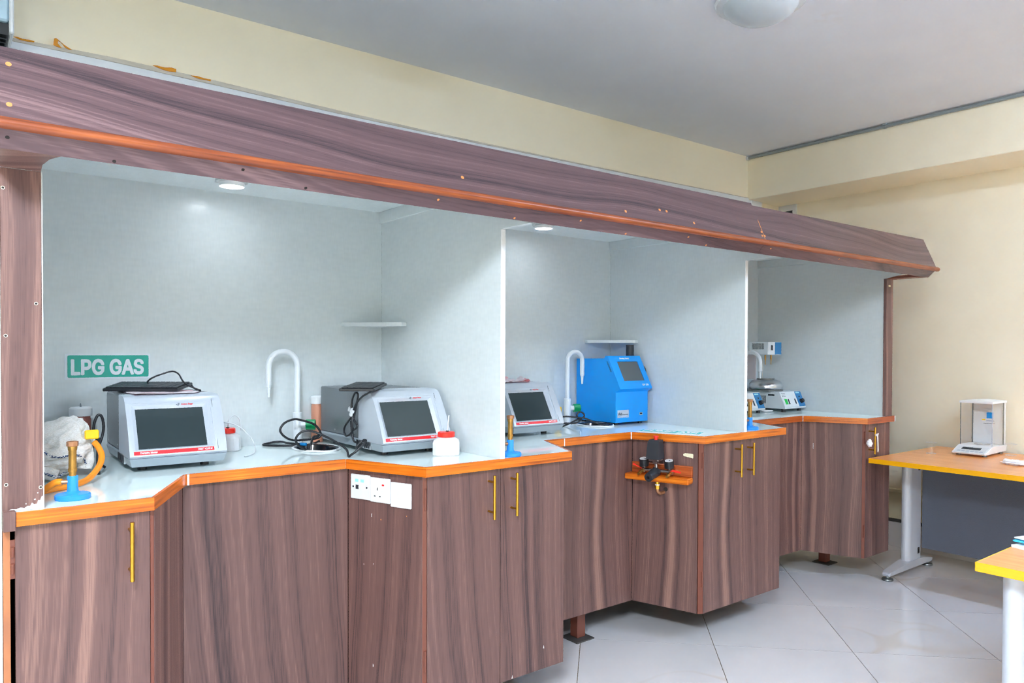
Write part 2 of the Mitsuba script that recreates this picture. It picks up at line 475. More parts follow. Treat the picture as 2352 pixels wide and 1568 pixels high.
# conduit under the ceiling
k = thing('conduit', 'grey metal conduit along the top of the beam', 'pipe')
part(k, 'pipe', cyl((4.742, 3.275, 2.748), (4.742, -3.2, 2.748), 0.0105, 14), 'galvanised', 30)
part(k, 'pipe_end', cyl((4.742, 3.279, 2.748), (4.742, 3.262, 2.748), 0.014, 14), 'paper_grey', 30)
part(k, 'clip', cat(cyl((4.742, 2.279, 2.748), (4.742, 2.259, 2.748), 0.0135, 14), cyl((4.742, 2.269, 2.755), (4.742, 2.269, 2.764), 0.018, 14)), 'galvanised', 30)

# ceiling dome lamp in view (switched off)
k = thing('ceiling_lamp', 'round unlit dome lamp on the ceiling', 'lamp')
cx, cy = 2.667, 1.785
part(k, 'base_ring', lathe([(0, 0), (0.178, 0), (0.182, -0.008), (0.176, -0.02), (0.150, -0.024), (0, -0.024)], 48, cx, cy, ZC - 0.0005), 'lamp_ring', 30)
part(k, 'dome', lathe([(0.148, -0.022), (0.146, -0.034), (0.128, -0.058), (0.095, -0.078), (0.05, -0.089), (0, -0.092)][::1], 48, cx, cy, ZC), 'lamp_shade', True)
# lit panel lamps of the same room, behind the camera
for x, y, rad in PANEL_LAMPS:
    k = thing('ceiling_panel_lamp', 'lit oblong panel lamp on the ceiling behind the viewer', 'lamp')
    part(k, 'frame', minus(bx(x - 0.32, x + 0.32, y - 0.62, y + 0.62, ZC - 0.03, ZC - 0.001), bx(x - 0.3, x + 0.3, y - 0.6, y + 0.6, ZC - 0.05, ZC - 0.012)), 'lamp_body')
    q = trimesh.Trimesh([[x - 0.3, y - 0.6, ZC - 0.02], [x + 0.3, y - 0.6, ZC - 0.02], [x + 0.3, y + 0.6, ZC - 0.02], [x - 0.3, y + 0.6, ZC - 0.02]], [[0, 2, 1], [0, 3, 2]], process=False)
    part(k, 'diffuser', q, 'lamp_body', emitter={'type': 'area', 'radiance': {'type': 'rgb', 'value': [rad * 0.88, rad * 0.99, rad * 1.14]}})

for x, y, rad in TUBES:
    k = thing('fluorescent_batten', 'lit fluorescent tube lamp on the ceiling ' + ('right of the view beside the long desk' if x > 2 else 'in the middle of the room behind the viewer'), 'lamp')
    part(k, 'body', bx(x - 0.03, x + 0.03, y - 0.63, y + 0.63, ZC - 0.045, ZC - 0.0005, 0.004), 'lamp_body')
    part(k, 'tube', tube([(x, y - 0.58, ZC - 0.068), (x, y, ZC - 0.068), (x, y + 0.58, ZC - 0.068)], 0.019, 12, smooth=False), 'lamp_body', True, emitter={'type': 'area', 'radiance': {'type': 'rgb', 'value': [rad * (0.74 if x > 2 else 0.86), rad * 0.97, rad * (1.34 if x > 2 else 1.16)]}})

# air conditioner top left
k = thing('air_conditioner', 'pale blue air conditioner at the top left corner', 'air conditioner')
part(k, 'body', bx(-0.55, 0.205, 3.05, 3.279, 2.44, 2.70, 0.006), 'ac_blue_white')
part(k, 'end_cap', bx(0.2055, 0.219, 3.042, 3.279, 2.40, 2.70, 0.004), 'frame_white')
part(k, 'outlet', bx(-0.55, 0.205, 3.07, 3.279, 2.40, 2.439), 'ac_dark')
for i in range(5):
    part(k, 'louvre', xf(bx(-0.55, 0.2, -0.017, 0.017, -0.0015, 0.0015), mv(0, 3.095 + 0.04 * i, 2.397) @ trimesh.transformations.rotation_matrix(0.5, [1, 0, 0])), 'ac_dark')

# rests of orange tape on the filler strip
TAPE = [([(0.232, 2.468), (0.25, 2.462), (0.272, 2.461), (0.296, 2.4635), (0.298, 2.4675), (0.282, 2.4685), (0.26, 2.4665), (0.245, 2.470)], 'thin scrap of orange tape nearest the air conditioner'),
        ([(0.357, 2.470), (0.36, 2.494), (0.366, 2.497), (0.392, 2.478), (0.417, 2.466), (0.405, 2.465), (0.394, 2.470), (0.380, 2.486), (0.3725, 2.488), (0.371, 2.478), (0.379, 2.470), (0.384, 2.464), (0.370, 2.465)], 'torn triangular scrap of orange tape above the white frame'),
        ([(0.70, 2.474), (0.716, 2.477), (0.745, 2.476), (0.772, 2.482), (0.789, 2.479), (0.787, 2.467), (0.76, 2.464), (0.735, 2.466)], 'longest strip of orange tape on the filler'),
        ([(0.845, 2.4665), (0.87, 2.470), (0.90, 2.4665), (0.926, 2.468), (0.924, 2.460), (0.905, 2.4615), (0.88, 2.460), (0.86, 2.4635)], 'rightmost frayed scrap of orange tape on the filler')]
for q, lab in TAPE:
    single('tape_scrap', along_y(q[::-1], 3.2645, 3.2675), 'tape_orange', lab, 'tape')

# ------------------------------------------------------------------ worktop
ZT = 0.9455
A, B, C, D, E, F, G = (0.147, 2.087), (0.447, 2.087), (0.606, 2.41), (1.136, 2.41), (1.267, 2.087), (1.915, 2.087), (2.057, 2.41)
H, I, J, K, L, M, N = (2.591, 2.41), (2.721, 2.087), (3.368, 2.087), (3.515, 2.41), (4.06, 2.41), (4.196, 2.087), (4.522, 2.087)
front = [A, B, C, D, E, F, G, H, I, J, K, L, M, N]
YB = 2.97
wt = thing('worktop', 'glossy white zigzag worktop with orange wooden edge under the hood', 'worktop')
body = Polygon(front + [(4.522, 3.05), (0.147, 3.05)])
inner = body.buffer(-0.012, join_style='mitre')
SINKS = [(1.165, 2.735, 0.075, 0.105), (2.675, 2.745, 0.072, 0.10)]
hole = shapely.union_all([shapely.affinity.scale(shapely.Point(x, y).buffer(1, 24), a, b) for x, y, a, b in SINKS])
surf = Polygon([(A[0], 2.0)] + [(4.53, 2.0), (4.53, 3.05), (A[0], 3.05)]).intersection(body).difference(hole)
front_in = Polygon([(x, y) for x, y in front] + [(4.522, 3.05), (0.147, 3.05)]).buffer(-0.008, join_style='mitre')
top_poly = front_in.union(sbox(0.147, 2.9, 4.514, 3.05)).union(sbox(0.1475, 2.11, 0.17, 3.05)).difference(hole)
part(wt, 'surface', prism(top_poly, ZT - 0.032, ZT), 'worktop_white')


def edge(p, q, pn, qn):
    """mitred wooden edge strip between the corner points p and q (pn, qn: neighbours)"""
    def off(a, b, c):
        a, b, c = (np.array(v, float) for v in (a, b, c))
        d0 = None if a is None else None
        return None
    line = Polygon(front + [(4.522, 3.05), (0.147, 3.05)])
    band = line.difference(line.buffer(-0.008, join_style='mitre'))
    p, q = np.array(p, float), np.array(q, float)
    d = (q - p) / np.linalg.norm(q - p)
    nn = np.array([-d[1], d[0]])
    s = Polygon([p + d * 0.0006 - nn * 0.001, q - d * 0.0006 - nn * 0.001, q + nn * 0.0083 - d * 0.0006, p + nn * 0.0083 + d * 0.0006])
    g = band.intersection(s)
    if g.geom_type != 'Polygon':
        g = max(g.geoms, key=lambda a: a.area)
    return prism(g, ZT - 0.033, ZT + 0.0008)


for i in range(len(front) - 1):
    red = i in (5, 9, 10, 12)
    part(wt, 'edge_strip', edge(front[i], front[i + 1], None, None), 'varnished_wood_red' if red else 'varnished_wood')
part(wt, 'edge_strip', bx(4.5142, 4.522, 2.0885, 3.05, ZT - 0.033, ZT + 0.0008), 'varnished_wood_red')
part(wt, 'end_block', bx(0.122, 0.1465, 2.082, 2.11, ZT - 0.042, ZT + 0.004, 0.001), 'walnut_upright', label='brown end block')
for (x, y, dx) in ((C[0] + 0.006, C[1] - 0.0015, 0.006), (H[0] - 0.004, H[1] - 0.0015, 0.005), (L[0] + 0.004, L[1] - 0.003, 0.008), (2.165, 2.4085, 0.003), (4.519, 2.0855, 0.004)):
    part(wt, 'filler', bx(x - dx / 2, x + dx / 2, y - 0.001, y + 0.002, ZT - 0.033, ZT + 0.0005), 'white_satin', label='white filler at a joint')

# ------------------------------------------------------------------ base cabinets
Z0, Z1 = 0.138, ZT - 0.0335
T0 = 0.016


def handle(parent, x, y, z0, z1):
    h = part(parent, 'handle', cyl((x, y - 0.036, z0), (x, y - 0.036, z1), 0.0052, 14), 'brass', 40, label='long brass bar handle')
    for z in (z0 + 0.024, z1 - 0.024):
        part(h, 'standoff', cyl((x, y - 0.034, z), (x, y + 0.001, z), 0.0038, 10), 'brass', 40)


def leg(parent, x, y):
    l = part(parent, 'leg', bx(x - 0.025, x + 0.025, y - 0.025, y + 0.025, 0.006, Z0 + 0.01, 0.002), 'steel_brown', label='square brown steel leg')
    part(l, 'base_plate', xf(bx(-0.055, 0.055, -0.055, 0.055, 0.0003, 0.006, 0.001), mv(x - 0.008, y - 0.008, 0, 0.0)), 'plate_dark', label='dark square foot plate')


def carcass(parent, poly):
    part(parent, 'carcass', prism(poly, Z0 + 0.002, Z1 - 0.0005), 'dark_brown')


YP, YR = 2.107, 2.43     # outer faces of the doors and of the set-back panels
# unit at the left end
c = thing('base_cabinet', 'leftmost walnut base cabinet with one brass handled door', 'cabinet')
carcass(c, [(0.152, YP + 0.02), (0.437, YP + 0.02), (0.582, YR + 0.02), (0.582, 2.96), (0.152, 2.96)])
d = part(c, 'door', plate((0.1465, YP), (0.4405, YP), Z0, Z1 - 0.003, T0, 0.001), 'walnut_upright')
handle(d, 0.3915, YP, 0.741, 0.892)
part(c, 'corner_stile', bx(0.4415, 0.4495, YP + 0.001, YP + 0.02, Z0, Z1), 'stile_brown')
part(c, 'side_panel', plate((0.4525, YP + 0.004), (0.6005, YR - 0.001), Z0, Z1, T0, 0.001), 'walnut_upright')
part(c, 'side_stile', bx(0.1225, 0.1368, YP + 0.004, 2.127, 0.0, 0.9), 'post_rust', label='rusty brown upright at the end')
part(c, 'hinge', cat(bx(0.1369, 0.1464, YP + 0.003, YP + 0.007, 0.785, 0.878), *[cyl((0.1415, YP + 0.002, z), (0.1415, YP + 0.002, z + 0.024), 0.004, 10) for z in (0.797, 0.837)]), 'stile_brown')
leg(c, 0.25, 2.30)
# set-back units
for n, (xa, xb, lab) in enumerate(((0.6015, 1.1535, 'set-back walnut panel unit below the first bay'), (2.046, 2.6185, 'set-back walnut panel unit below the blue tester'),
                                   (3.502, 4.0835, 'set-back walnut panel unit farthest along the bench'))):
    c = thing('base_cabinet', lab, 'cabinet')
    carcass(c, [(xa + 0.004, YR + 0.02), (xb - 0.004, YR + 0.02), (xb - 0.004, 2.96), (xa + 0.004, 2.96)])
    part(c, 'front_panel', plate((xa, YR), (xb, YR), Z0, Z1, T0, 0.0008), 'walnut_upright')
    leg(c, (1.2, 2.348, 3.75)[n] if n != 0 else 0.9, 2.515)
# projecting units with a slanted left flank, doors and slanted right flank
PROJ = [((1.155, YR), (1.2735, YP + 0.013), 1.283, 1.8935, [(1.2855, 1.5885), (1.5905, 1.8925)], (2.043, YR), [1.536, 1.6365], 'walnut base cabinet with two brass handled doors and switch plates on its flank', 1.272),
        ((2.62, YR), (2.717, YP + 0.018), 2.74, 3.348, [(2.7425, 3.0345), (3.0365, 3.347)], (3.50, YR), [2.974, 3.070], 'walnut base cabinet with two brass handled doors and air regulator on its flank', 2.718),
        ((4.085, YR), (4.198, YP + 0.013), 4.212, 4.50, [(4.2145, 4.499)], None, [4.248], 'rightmost walnut base cabinet by the desk with white strip on its handle', 4.2)]
cabs = []
for (ra, rb, xs, xe, doors, rc, hs, lab, xst) in PROJ:
    c = thing('base_cabinet', lab, 'cabinet')
    cabs.append(c)
    back = [(rc[0] - 0.004, YR + 0.02), (rc[0] - 0.004, 2.96)] if rc else [(xe - 0.004, 2.96)]
    carcass(c, [(ra[0] + 0.012, YR + 0.02), (xs + 0.02, YP + 0.022), (xe - 0.02, YP + 0.022)] + back + [(ra[0] + 0.012, 2.96)])
    part(c, 'flank_panel', plate(ra, rb, Z0, Z1, T0, 0.0008), 'walnut_upright')
    part(c, 'corner_stile', prism([(xst + 0.002, YP + 0.014), (xs + 0.0005, YP + 0.002), (xs + 0.006, YP + 0.024), (xst + 0.012, YP + 0.03)], Z0, Z1), 'stile_brown')
    for z in (0.80, 0.26):
        part(c, 'hinge', cyl((xs - 0.004, YP + 0.003, z), (xs - 0.004, YP + 0.003, z + 0.07), 0.0042, 10), 'stile_brown', 30)
    for (x0, x1), hx in zip(doors, hs):
        d = part(c, 'door', plate((x0, YP), (x1, YP), Z0, Z1 - 0.003, T0, 0.001), 'walnut_upright')
        handle(d, hx, YP, 0.740, 0.894)
    if rc:
        part(c, 'flank_panel', plate((xe + 0.003, YP + 0.006), rc, Z0, Z1, T0, 0.0008), 'walnut_upright')
    else:
        part(c, 'flank_panel', bx(4.4835, 4.4995, YP + 0.017, 2.96, Z0, Z1), 'walnut_upright')
leg(cabs[0], 1.5, 2.25)
leg(cabs[1], 3.05, 2.6)
leg(cabs[2], 4.421, 2.468)

# ------------------------------------------------------------------ fume cupboard: carcass, partitions, hood
XA, XE = 0.10, 4.537
hd = thing('fume_cupboard', 'long white painted fume cupboard with walnut hood in three bays', 'fume cupboard')
P1, P2, P3 = 1.572, 3.012, 4.437
ZB = 1.94
part(hd, 'ceiling_panel', bx(0.125, P3 + 0.02, 1.945, YB, ZB, ZB + 0.016), 'bay_paint')
for x0, x1 in ((0.20, P1), (P1 + 0.018, P2), (P2 + 0.018, P3)):
    part(hd, 'back_panel', bx(x0, x1, YB, YB + 0.014, ZT + 0.0002, ZB), 'bay_paint')
side = [(2.088, ZT + 0.0004), (2.088, 1.757), (1.93, 1.757), (1.955, ZB), (YB - 0.0005, ZB), (YB - 0.0005, ZT + 0.0004)]
for x in (P1, P2):
    p_ = part(hd, 'partition', along_x(side, x, x + 0.018), 'bay_paint')
    part(p_, 'edge_strip', bx(x - 0.001, x + 0.019, 2.084, 2.0878, ZT + 0.001, 1.7565, 0.001), 'white_satin')
    part(p_, 'cleat', bx(x - 0.013, x - 0.0003, 2.10, YB - 0.0005, ZB - 0.05, ZB - 0.0005, 0.001), 'bay_paint')
part(hd, 'end_panel', along_x([(2.119, ZT + 0.0004), (2.119, 1.757), (1.955, 1.79), (1.955, ZB), (YB, ZB), (YB, ZT + 0.0004)], P3, P3 + 0.012), 'bay_paint', label='white end panel')
part(hd, 'end_board', bx(P3 + 0.0125, 4.508, 2.118, YB + 0.014, ZT + 0.0004, ZB), 'walnut_upright')
part(hd, 'cleat', bx(P3 - 0.013, P3 - 0.0003, 2.2, YB - 0.0005, ZB - 0.05, ZB - 0.0005, 0.001), 'bay_paint')
part(hd, 'post', bx(4.430, 4.510, 2.100, 2.1178, ZT + 0.0004, 1.757, 0.001), 'walnut_upright', label='walnut post at the right end')
part(hd, 'soffit', bx(4.44, 4.52, 1.918, 2.1, 1.757, 1.772), 'stile_brown', label='red-brown underside board')
pst = part(hd, 'post', bx(0.122, 0.2035, 2.111, 2.1268, ZT + 0.0004, 1.757, 0.001), 'walnut_upright', label='wide walnut post at the left end')
part(hd, 'side_lining', bx(0.19, 0.2055, 2.1275, YB, ZT + 0.0004, ZB), 'bay_paint')
part(hd, 'edge_strip', bx(0.2038, 0.2062, 2.109, 2.1272, ZT + 0.0004, 1.757), 'white_satin')
# board under the hood over the left post, its right end rounded
sof = Polygon([(0.112, 1.916), (0.222, 1.916), (0.206, 1.96), (0.199, 2.03), (0.2035, 2.111), (0.112, 2.111)])
part(hd, 'soffit', prism(sof, 1.7572, 1.773), 'walnut_upright', label='short walnut board over the post')
# hood boards
A0, B0 = np.array([1.868, 1.804]), np.array([1.944, 1.980])
dv = (B0 - A0) / np.linalg.norm(B0 - A0)
nv = np.array([dv[1], -dv[0]])          # inwards


def strip(a, b, t, x0, x1, sk=0.0):
    a, b = np.array(a, float), np.array(b, float)
    d = (b - a) / np.linalg.norm(b - a)
    n_ = np.array([d[1], -d[0]])
    return along_x([a, b, b + n_ * t, a + n_ * t], x0, x1)


part(hd, 'fascia_board', strip(A0, B0 + dv * 0.003, 0.016, XA, 2.846), 'walnut_level')
m = strip(A0, B0, 0.016, 2.8475, XE)
v = np.array(m.vertices)
v[:, 2] += np.where(v[:, 2] > 1.9, -0.007 * np.clip((4.0 - v[:, 0]) / 1.15, 0, 1), 0)
m.vertices = v
part(hd, 'fascia_board', m, 'walnut_level')
CA, CB = (1.914, 1.757), (1.871, 1.798)
part(hd, 'chamfer_board', strip(CA, CB, 0.014, XA + 0.003, 2.8465), 'walnut_level')
part(hd, 'chamfer_board', strip(CA, CB, 0.014, 2.848, XE - 0.002), 'walnut_level')
ang = np.linspace(math.radians(65), math.radians(290), 12)
mould = [(1.871 + 0.0135 * math.cos(a), 1.8015 + 0.0125 * math.sin(a)) for a in ang]
part(hd, 'edge_moulding', along_x(mould, XA - 0.002, 2.852), 'moulding_wood', 40, label='rounded orange wood moulding')
part(hd, 'edge_moulding', along_x(mould, 2.8525, XE + 0.018), 'moulding_wood', 40, label='rounded orange wood moulding')
part(hd, 'end_cap', along_x([A0 + nv * 0.002, B0 + nv * 0.001, B0 + nv * 0.016, A0 + nv * 0.016], XA - 0.006, XA - 0.0005), 'stile_brown')
part(hd, 'seam_filler', strip(A0 + nv * -0.0006, A0 + dv * 0.11 + nv * -0.0006, 0.001, 2.8455, 2.8485), 'plug_orange')
for x, t in ((0.128, 0.15), (0.126, 0.044), (1.277, 0.06), (1.985, 0.036), (2.185, 0.069), (2.225, 0.069), (2.374, 0.035), (2.839, 0.048), (2.854, 0.030), (2.834, 0.028)):
    o = A0 + dv * t
    part(hd, 'screw_plug', cyl((x, *(o - nv * 0.0006)), (x, *(o + nv * 0.001)), 0.0058, 10), 'plug_orange')
cdv = (np.array(CB) - CA) / np.linalg.norm(np.array(CB) - CA)
cnv = np.array([cdv[1], -cdv[0]])
for x, y in ((0.123, 1.893), (0.327, 1.909), (0.612, 1.888), (0.784, 1.908), (1.189, 1.890), (1.493, 1.909), (1.769, 1.889), (2.014, 1.909), (2.35, 1.890), (2.486, 1.909), (2.912, 1.888), (3.494, 1.889)):
    o = np.array(CA) + cdv * (1.914 - y) / abs(cdv[0])
    part(hd, 'screw_hole', cyl((x, *(o - cnv * 0.0005)), (x, *(o + cnv * 0.001)), 0.0042, 10), 'plug_orange' if x > 1 else 'hole_dark')
for x, z in ((0.1275, 1.709), (0.192, 1.44), (0.131, 1.362), (0.130, 1.01), (0.199, 0.997)):
    part(pst, 'screw_hole', cat(cyl((x, 2.1107, z), (x, 2.112, z), 0.0042, 12)), 'adhesive')
    part(pst, 'screw_hole', cat(cyl((x, 2.1102, z), (x, 2.112, z), 0.0026, 10)), 'hole_dark')
mp = [(0.1235, 0.9462), (0.2034, 0.9462), (0.2034, 0.976), (0.2005, 0.974), (0.198, 0.966), (0.194, 0.9665), (0.191, 0.958), (0.185, 0.9575), (0.181, 0.962), (0.178, 0.9545), (0.172, 0.955), (0.166, 0.951), (0.158, 0.953), (0.150, 0.950), (0.140, 0.951), (0.132, 0.948)]
for x, z, r in ((0.187, 0.969, 0.0022), (0.193, 0.984, 0.0015), (0.169, 0.9605, 0.0014)):
    part(pst, 'paint_fleck', lathe([(0, 0), (r, 0), (r * 0.8, 0.0006), (0, 0.0007)], 8).apply_transform(frame([x, 2.1112, z], [1, 0, 0], [0, 0, 1])), 'white_satin')
part(pst, 'paint_smear', along_y(mp, 2.1098, 2.1115), 'white_satin', label='smear of white paint at the foot')

part(hd, 'sticker', bx(4.452, 4.475, 2.0992, 2.1, 1.712, 1.722), 'adhesive', label='tiny white sticker')
# small lamps in the bays
for x, y, lab in ((0.850, 2.745, 'lit round spot lamp in the ceiling of the left bay'), (2.326, 2.745, 'lit round spot lamp in the ceiling of the middle bay')):
    k = thing('spot_lamp', lab, 'lamp')
    part(k, 'flange', lathe([(0, 0), (0.056, 0), (0.056, -0.006), (0.046, -0.009), (0, -0.009)], 32, x, y, ZB - 0.0004), 'chrome', 30)
    part(k, 'rim', lathe([(0.0425, -0.0095), (0.044, -0.0095), (0.0435, -0.0225), (0.042, -0.0225), (0.0425, -0.0095)], 32, x, y, ZB), 'lamp_body', 30)
    part(k, 'diffuser', lathe([(0, -0.0225), (0.038, -0.0222), (0.0418, -0.0195)], 32, x, y, ZB), 'lamp_body', True,
         emitter={'type': 'area', 'radiance': {'type': 'rgb', 'value': [LED * 0.92, LED * 0.98, LED * 1.06]}})

# corner shelves
for xp, z, lx, ly, lab in ((P1, 1.4385, 0.192, 0.222, 'white corner shelf in the left bay'), (P2, 1.379, 0.197, 0.21, 'white corner shelf in the middle bay above the blue tester')):
    single('corner_shelf', prism([(xp - 0.0005, YB - 0.0005), (xp - lx, YB - 0.0005), (xp - lx, YB - 0.022), (xp - 0.022, YB - ly), (xp - 0.0005, YB - ly)], z - 0.008, z + 0.008), 'bay_paint', lab, 'shelf')

# ------------------------------------------------------------------ signs
k = thing('wall_sign', 'green LPG GAS sign on the back wall of the left bay', 'sign')
x0, x1, z0, z1 = 0.352, 0.6235, 1.2245, 1.3135
part(k, 'backing', bx(x0, x1, YB - 0.0025, YB - 0.0003, z0, z1), 'sign_backing', label='clear plastic border')
gp = sbox(x0 + 0.008, z0 + 0.006, x1 - 0.006, z1 - 0.005).buffer(-0.006).buffer(0.006)
part(k, 'face', along_y(list(gp.exterior.coords)[:-1], YB - 0.0038, YB - 0.0026), 'sign_green', label='green printed field')
tm = heavy(text('LPG GAS', 0.050, 0.228, 0.0006, True), 0.0016)
part(k, 'lettering', xf(tm, frame([x0 + 0.020, YB - 0.0039, z0 + 0.0175], [1, 0, 0], [0, 0, 1])), 'sign_backing', label='white words LPG GAS')

k = thing('counter_sign', 'green PUMP AIR sign lying flat on the worktop edge in the middle bay', 'sign')
o = np.array([2.640, 2.420, ZT + 0.0004])
ux = np.array([0.122, -0.288, 0.0])
ux /= np.linalg.norm(ux)
uy = np.array([-ux[1], ux[0], 0])
Ms = frame(o, ux, uy)
part(k, 'backing', xf(bx(0, 0.30, 0, 0.09, 0, 0.002), Ms), 'white_gloss', label='white plastic border')
part(k, 'face', xf(bx(0.006, 0.294, 0.008, 0.083, 0.0021, 0.003), Ms), 'sign_teal', label='green printed field')
tm = heavy(text('PUMP AIR', 0.048, 0.262, 0.0005, True), 0.0016)
part(k, 'lettering', xf(tm, Ms @ mv(0.018, 0.02, 0.0031)), 'white_gloss', label='white words PUMP AIR')


# ------------------------------------------------------------------ density meters
def meter(x, y, rz, lab, ports=True, Dp=0.54):
    """(x, y): front left corner; local x to the right, y to the back"""
    k = thing('density_meter', lab, 'lab instrument')
    Mw = mv(x, y, ZT, rz)
    W = 0.29
    # front shell with slanted face
    prof = [(0.0, 0.046), (-0.006, 0.052), (0.002, 0.075), (0.02, 0.115), (0.050, 0.170), (0.078, 0.212), (0.092, 0.226), (0.11, 0.234), (0.19, 0.236), (0.19, 0.046)]
    sh = along_x(prof, 0, W)
    # recess for the screen: truncated pyramid sunk into the plane from (0.002, 0.075) to (0.078, 0.212)
    a, b = np.array([-0.002, 0.066]), np.array([0.079, 0.2135])
    d = (b - a) / np.linalg.norm(b - a)
    n_ = np.array([-d[1], d[0]])         # outwards (towards -y)
    def pt(u, v, w):
        q = a + d * v + n_ * w
        return (u, q[0], q[1])
    Lf = float(np.linalg.norm(b - a))
    U0, U1, V0, V1 = 0.009, 0.256, 0.003, Lf - 0.003
    u0, u1, vv0, vv1 = 0.029, 0.232, 0.013, Lf - 0.019
    dep = -0.010
    cut = hull([pt(*q) for q in ((U0 - .006, V0 - .004, .01), (U1 + .006, V0 - .004, .01), (U1 + .006, V1 + .004, .01), (U0 - .006, V1 + .004, .01), (u0, vv0, dep), (u1, vv0, dep), (u1, vv1, dep), (u0, vv1, dep))])
    flat = hull([pt(*q) for q in ((U0, V0, -.0006), (U1, V0, -.0006), (U1, V1, -.0006), (U0, V1, -.0006), (U0, V0, .03), (U1, V0, .03), (U1, V1, .03), (U0, V1, .03))])
    sh = minus(sh, flat, cut)
    part(k, 'front_shell', xf(sh, Mw), 'meter_light', 25, label='light silver front with slanted bezel')
    sc = hull([pt(*q) for q in ((u0 - .002, vv0 - .002, dep - .004), (u1 + .002, vv0 - .002, dep - .004), (u1 + .002, vv1 + .002, dep - .004), (u0 - .002, vv1 + .002, dep - .004),
                               (u0 - .002, vv0 - .002, dep + .0005), (u1 + .002, vv0 - .002, dep + .0005), (u1 + .002, vv1 + .002, dep + .0005), (u0 - .002, vv1 + .002, dep + .0005))])
    s_ = part(k, 'screen', xf(sc, Mw), 'screen_dark', label='dark glossy display')
    Mf = Mw @ frame(pt(0, 0, 0), [1, 0, 0], [0, d[0], d[1]])
    # local face frame: x right, y up the face, z outwards
    part(k, 'seam', xf(bx(0.2615, 0.2625, -0.006, Lf + 0.006, 0.0008, 0.0022), Mf), 'meter_grey')
    # red stripe lies on the small lower facet
    a2, b2 = np.array([-0.006, 0.052]), np.array([0.002, 0.075])
    d2 = (b2 - a2) / np.linalg.norm(b2 - a2)
    M2 = Mw @ frame((0, *(a2 + d2 * 0.004)), [1, 0, 0], [0, d2[0], d2[1]])
    st = part(k, 'stripe', xf(bx(0.012, 0.25, 0.001, 0.0125, 0, 0.0008), M2), 'red_print', label='red stripe')
    part(st, 'lettering', xf(text('Density Meter', 0.0062, 0.050, 0.0004), M2 @ mv(0.030, 0.004, 0.0009)), 'white_print')
    part(st, 'lettering', xf(text('DMA™ 4100 M', 0.0062, 0.044, 0.0004), M2 @ mv(0.200, 0.004, 0.0009)), 'white_print')
    part(k, 'lettering', xf(text('Anton Paar', 0.0058, 0.036, 0.0004), Mf @ mv(0.166, Lf - 0.013, 0.0002)), 'red_print', label='small red maker name')
    part(k, 'emblem', cat(xf(cyl((0, 0, 0), (0, 0, .0005), .003, 10), Mf @ mv(0.158, Lf - 0.009, 0)), xf(cyl((0, 0, 0), (0, 0, .0005), .002, 10), Mf @ mv(0.152, Lf - 0.011, 0)), xf(cyl((0, 0, 0), (0, 0, .0005), .0016, 10), Mf @ mv(0.156, Lf - 0.014, 0))), 'grey_print')
    # housing and base
    part(k, 'housing', xf(bx(0.002, W - 0.002, 0.1905, Dp, 0.052, 0.235, 0.004), Mw), 'meter_grey', label='dark metallic housing')
    for yy in (0.225, 0.40):
        part(k, 'screw', xf(cyl((0.0025, yy, 0.068), (0.0008, yy, 0.068), 0.003, 8), Mw), 'chrome')
    base = hull([(0.004, 0.004, 0.0455), (W - 0.004, 0.004, 0.0455), (0.004, Dp, 0.0515), (W - 0.004, Dp, 0.0515), (0.0, -0.003, 0.044), (W, -0.003, 0.044), (0.0, Dp, 0.044), (W, Dp, 0.044),
                 (0.008, 0.010, 0.018), (W - 0.008, 0.010, 0.018), (0.008, Dp - 0.006, 0.018), (W - 0.008, Dp - 0.006, 0.018), (0, 0.19, 0.0515), (W, 0.19, 0.0515)])
    part(k, 'base', xf(base, Mw), 'meter_base', label='pale base')
    if ports:
        part(k, 'port', xf(bx(-0.0012, 0.006, 0.16, 0.185, 0.024, 0.047), Mw), 'black_plastic')
        part(k, 'port', xf(bx(-0.0012, 0.006, 0.19, 0.206, 0.024, 0.047), Mw), 'black_plastic')
        pl = part(k, 'port_plate', xf(bx(-0.0008, 0.006, 0.09, 0.15, 0.020, 0.048), Mw), 'chrome')
        for i in range(3):
            part(pl, 'socket', xf(bx(-0.002, 0.005, 0.10 + i * 0.016, 0.110 + i * 0.016, 0.023, 0.045), Mw), 'black_satin')
    for fx in (0.05, W - 0.05):
        for fy in (0.08, Dp - 0.05):
            part(k, 'foot', xf(cyl((fx, fy, 0.0004), (fx, fy, 0.0185), 0.014, 12), Mw), 'black_plastic')
    return k


meter(0.470, 2.521, -0.02, 'silver density meter under the LPG GAS sign with a keyboard on its red plastic bag', True, 0.446)
meter(1.254, 2.362, 0.0, 'silver density meter next to the white wall with cable hanging down its side')
meter(1.992, 2.548, 0.0, 'silver density meter in the middle bay left of the blue tester', False, 0.41)


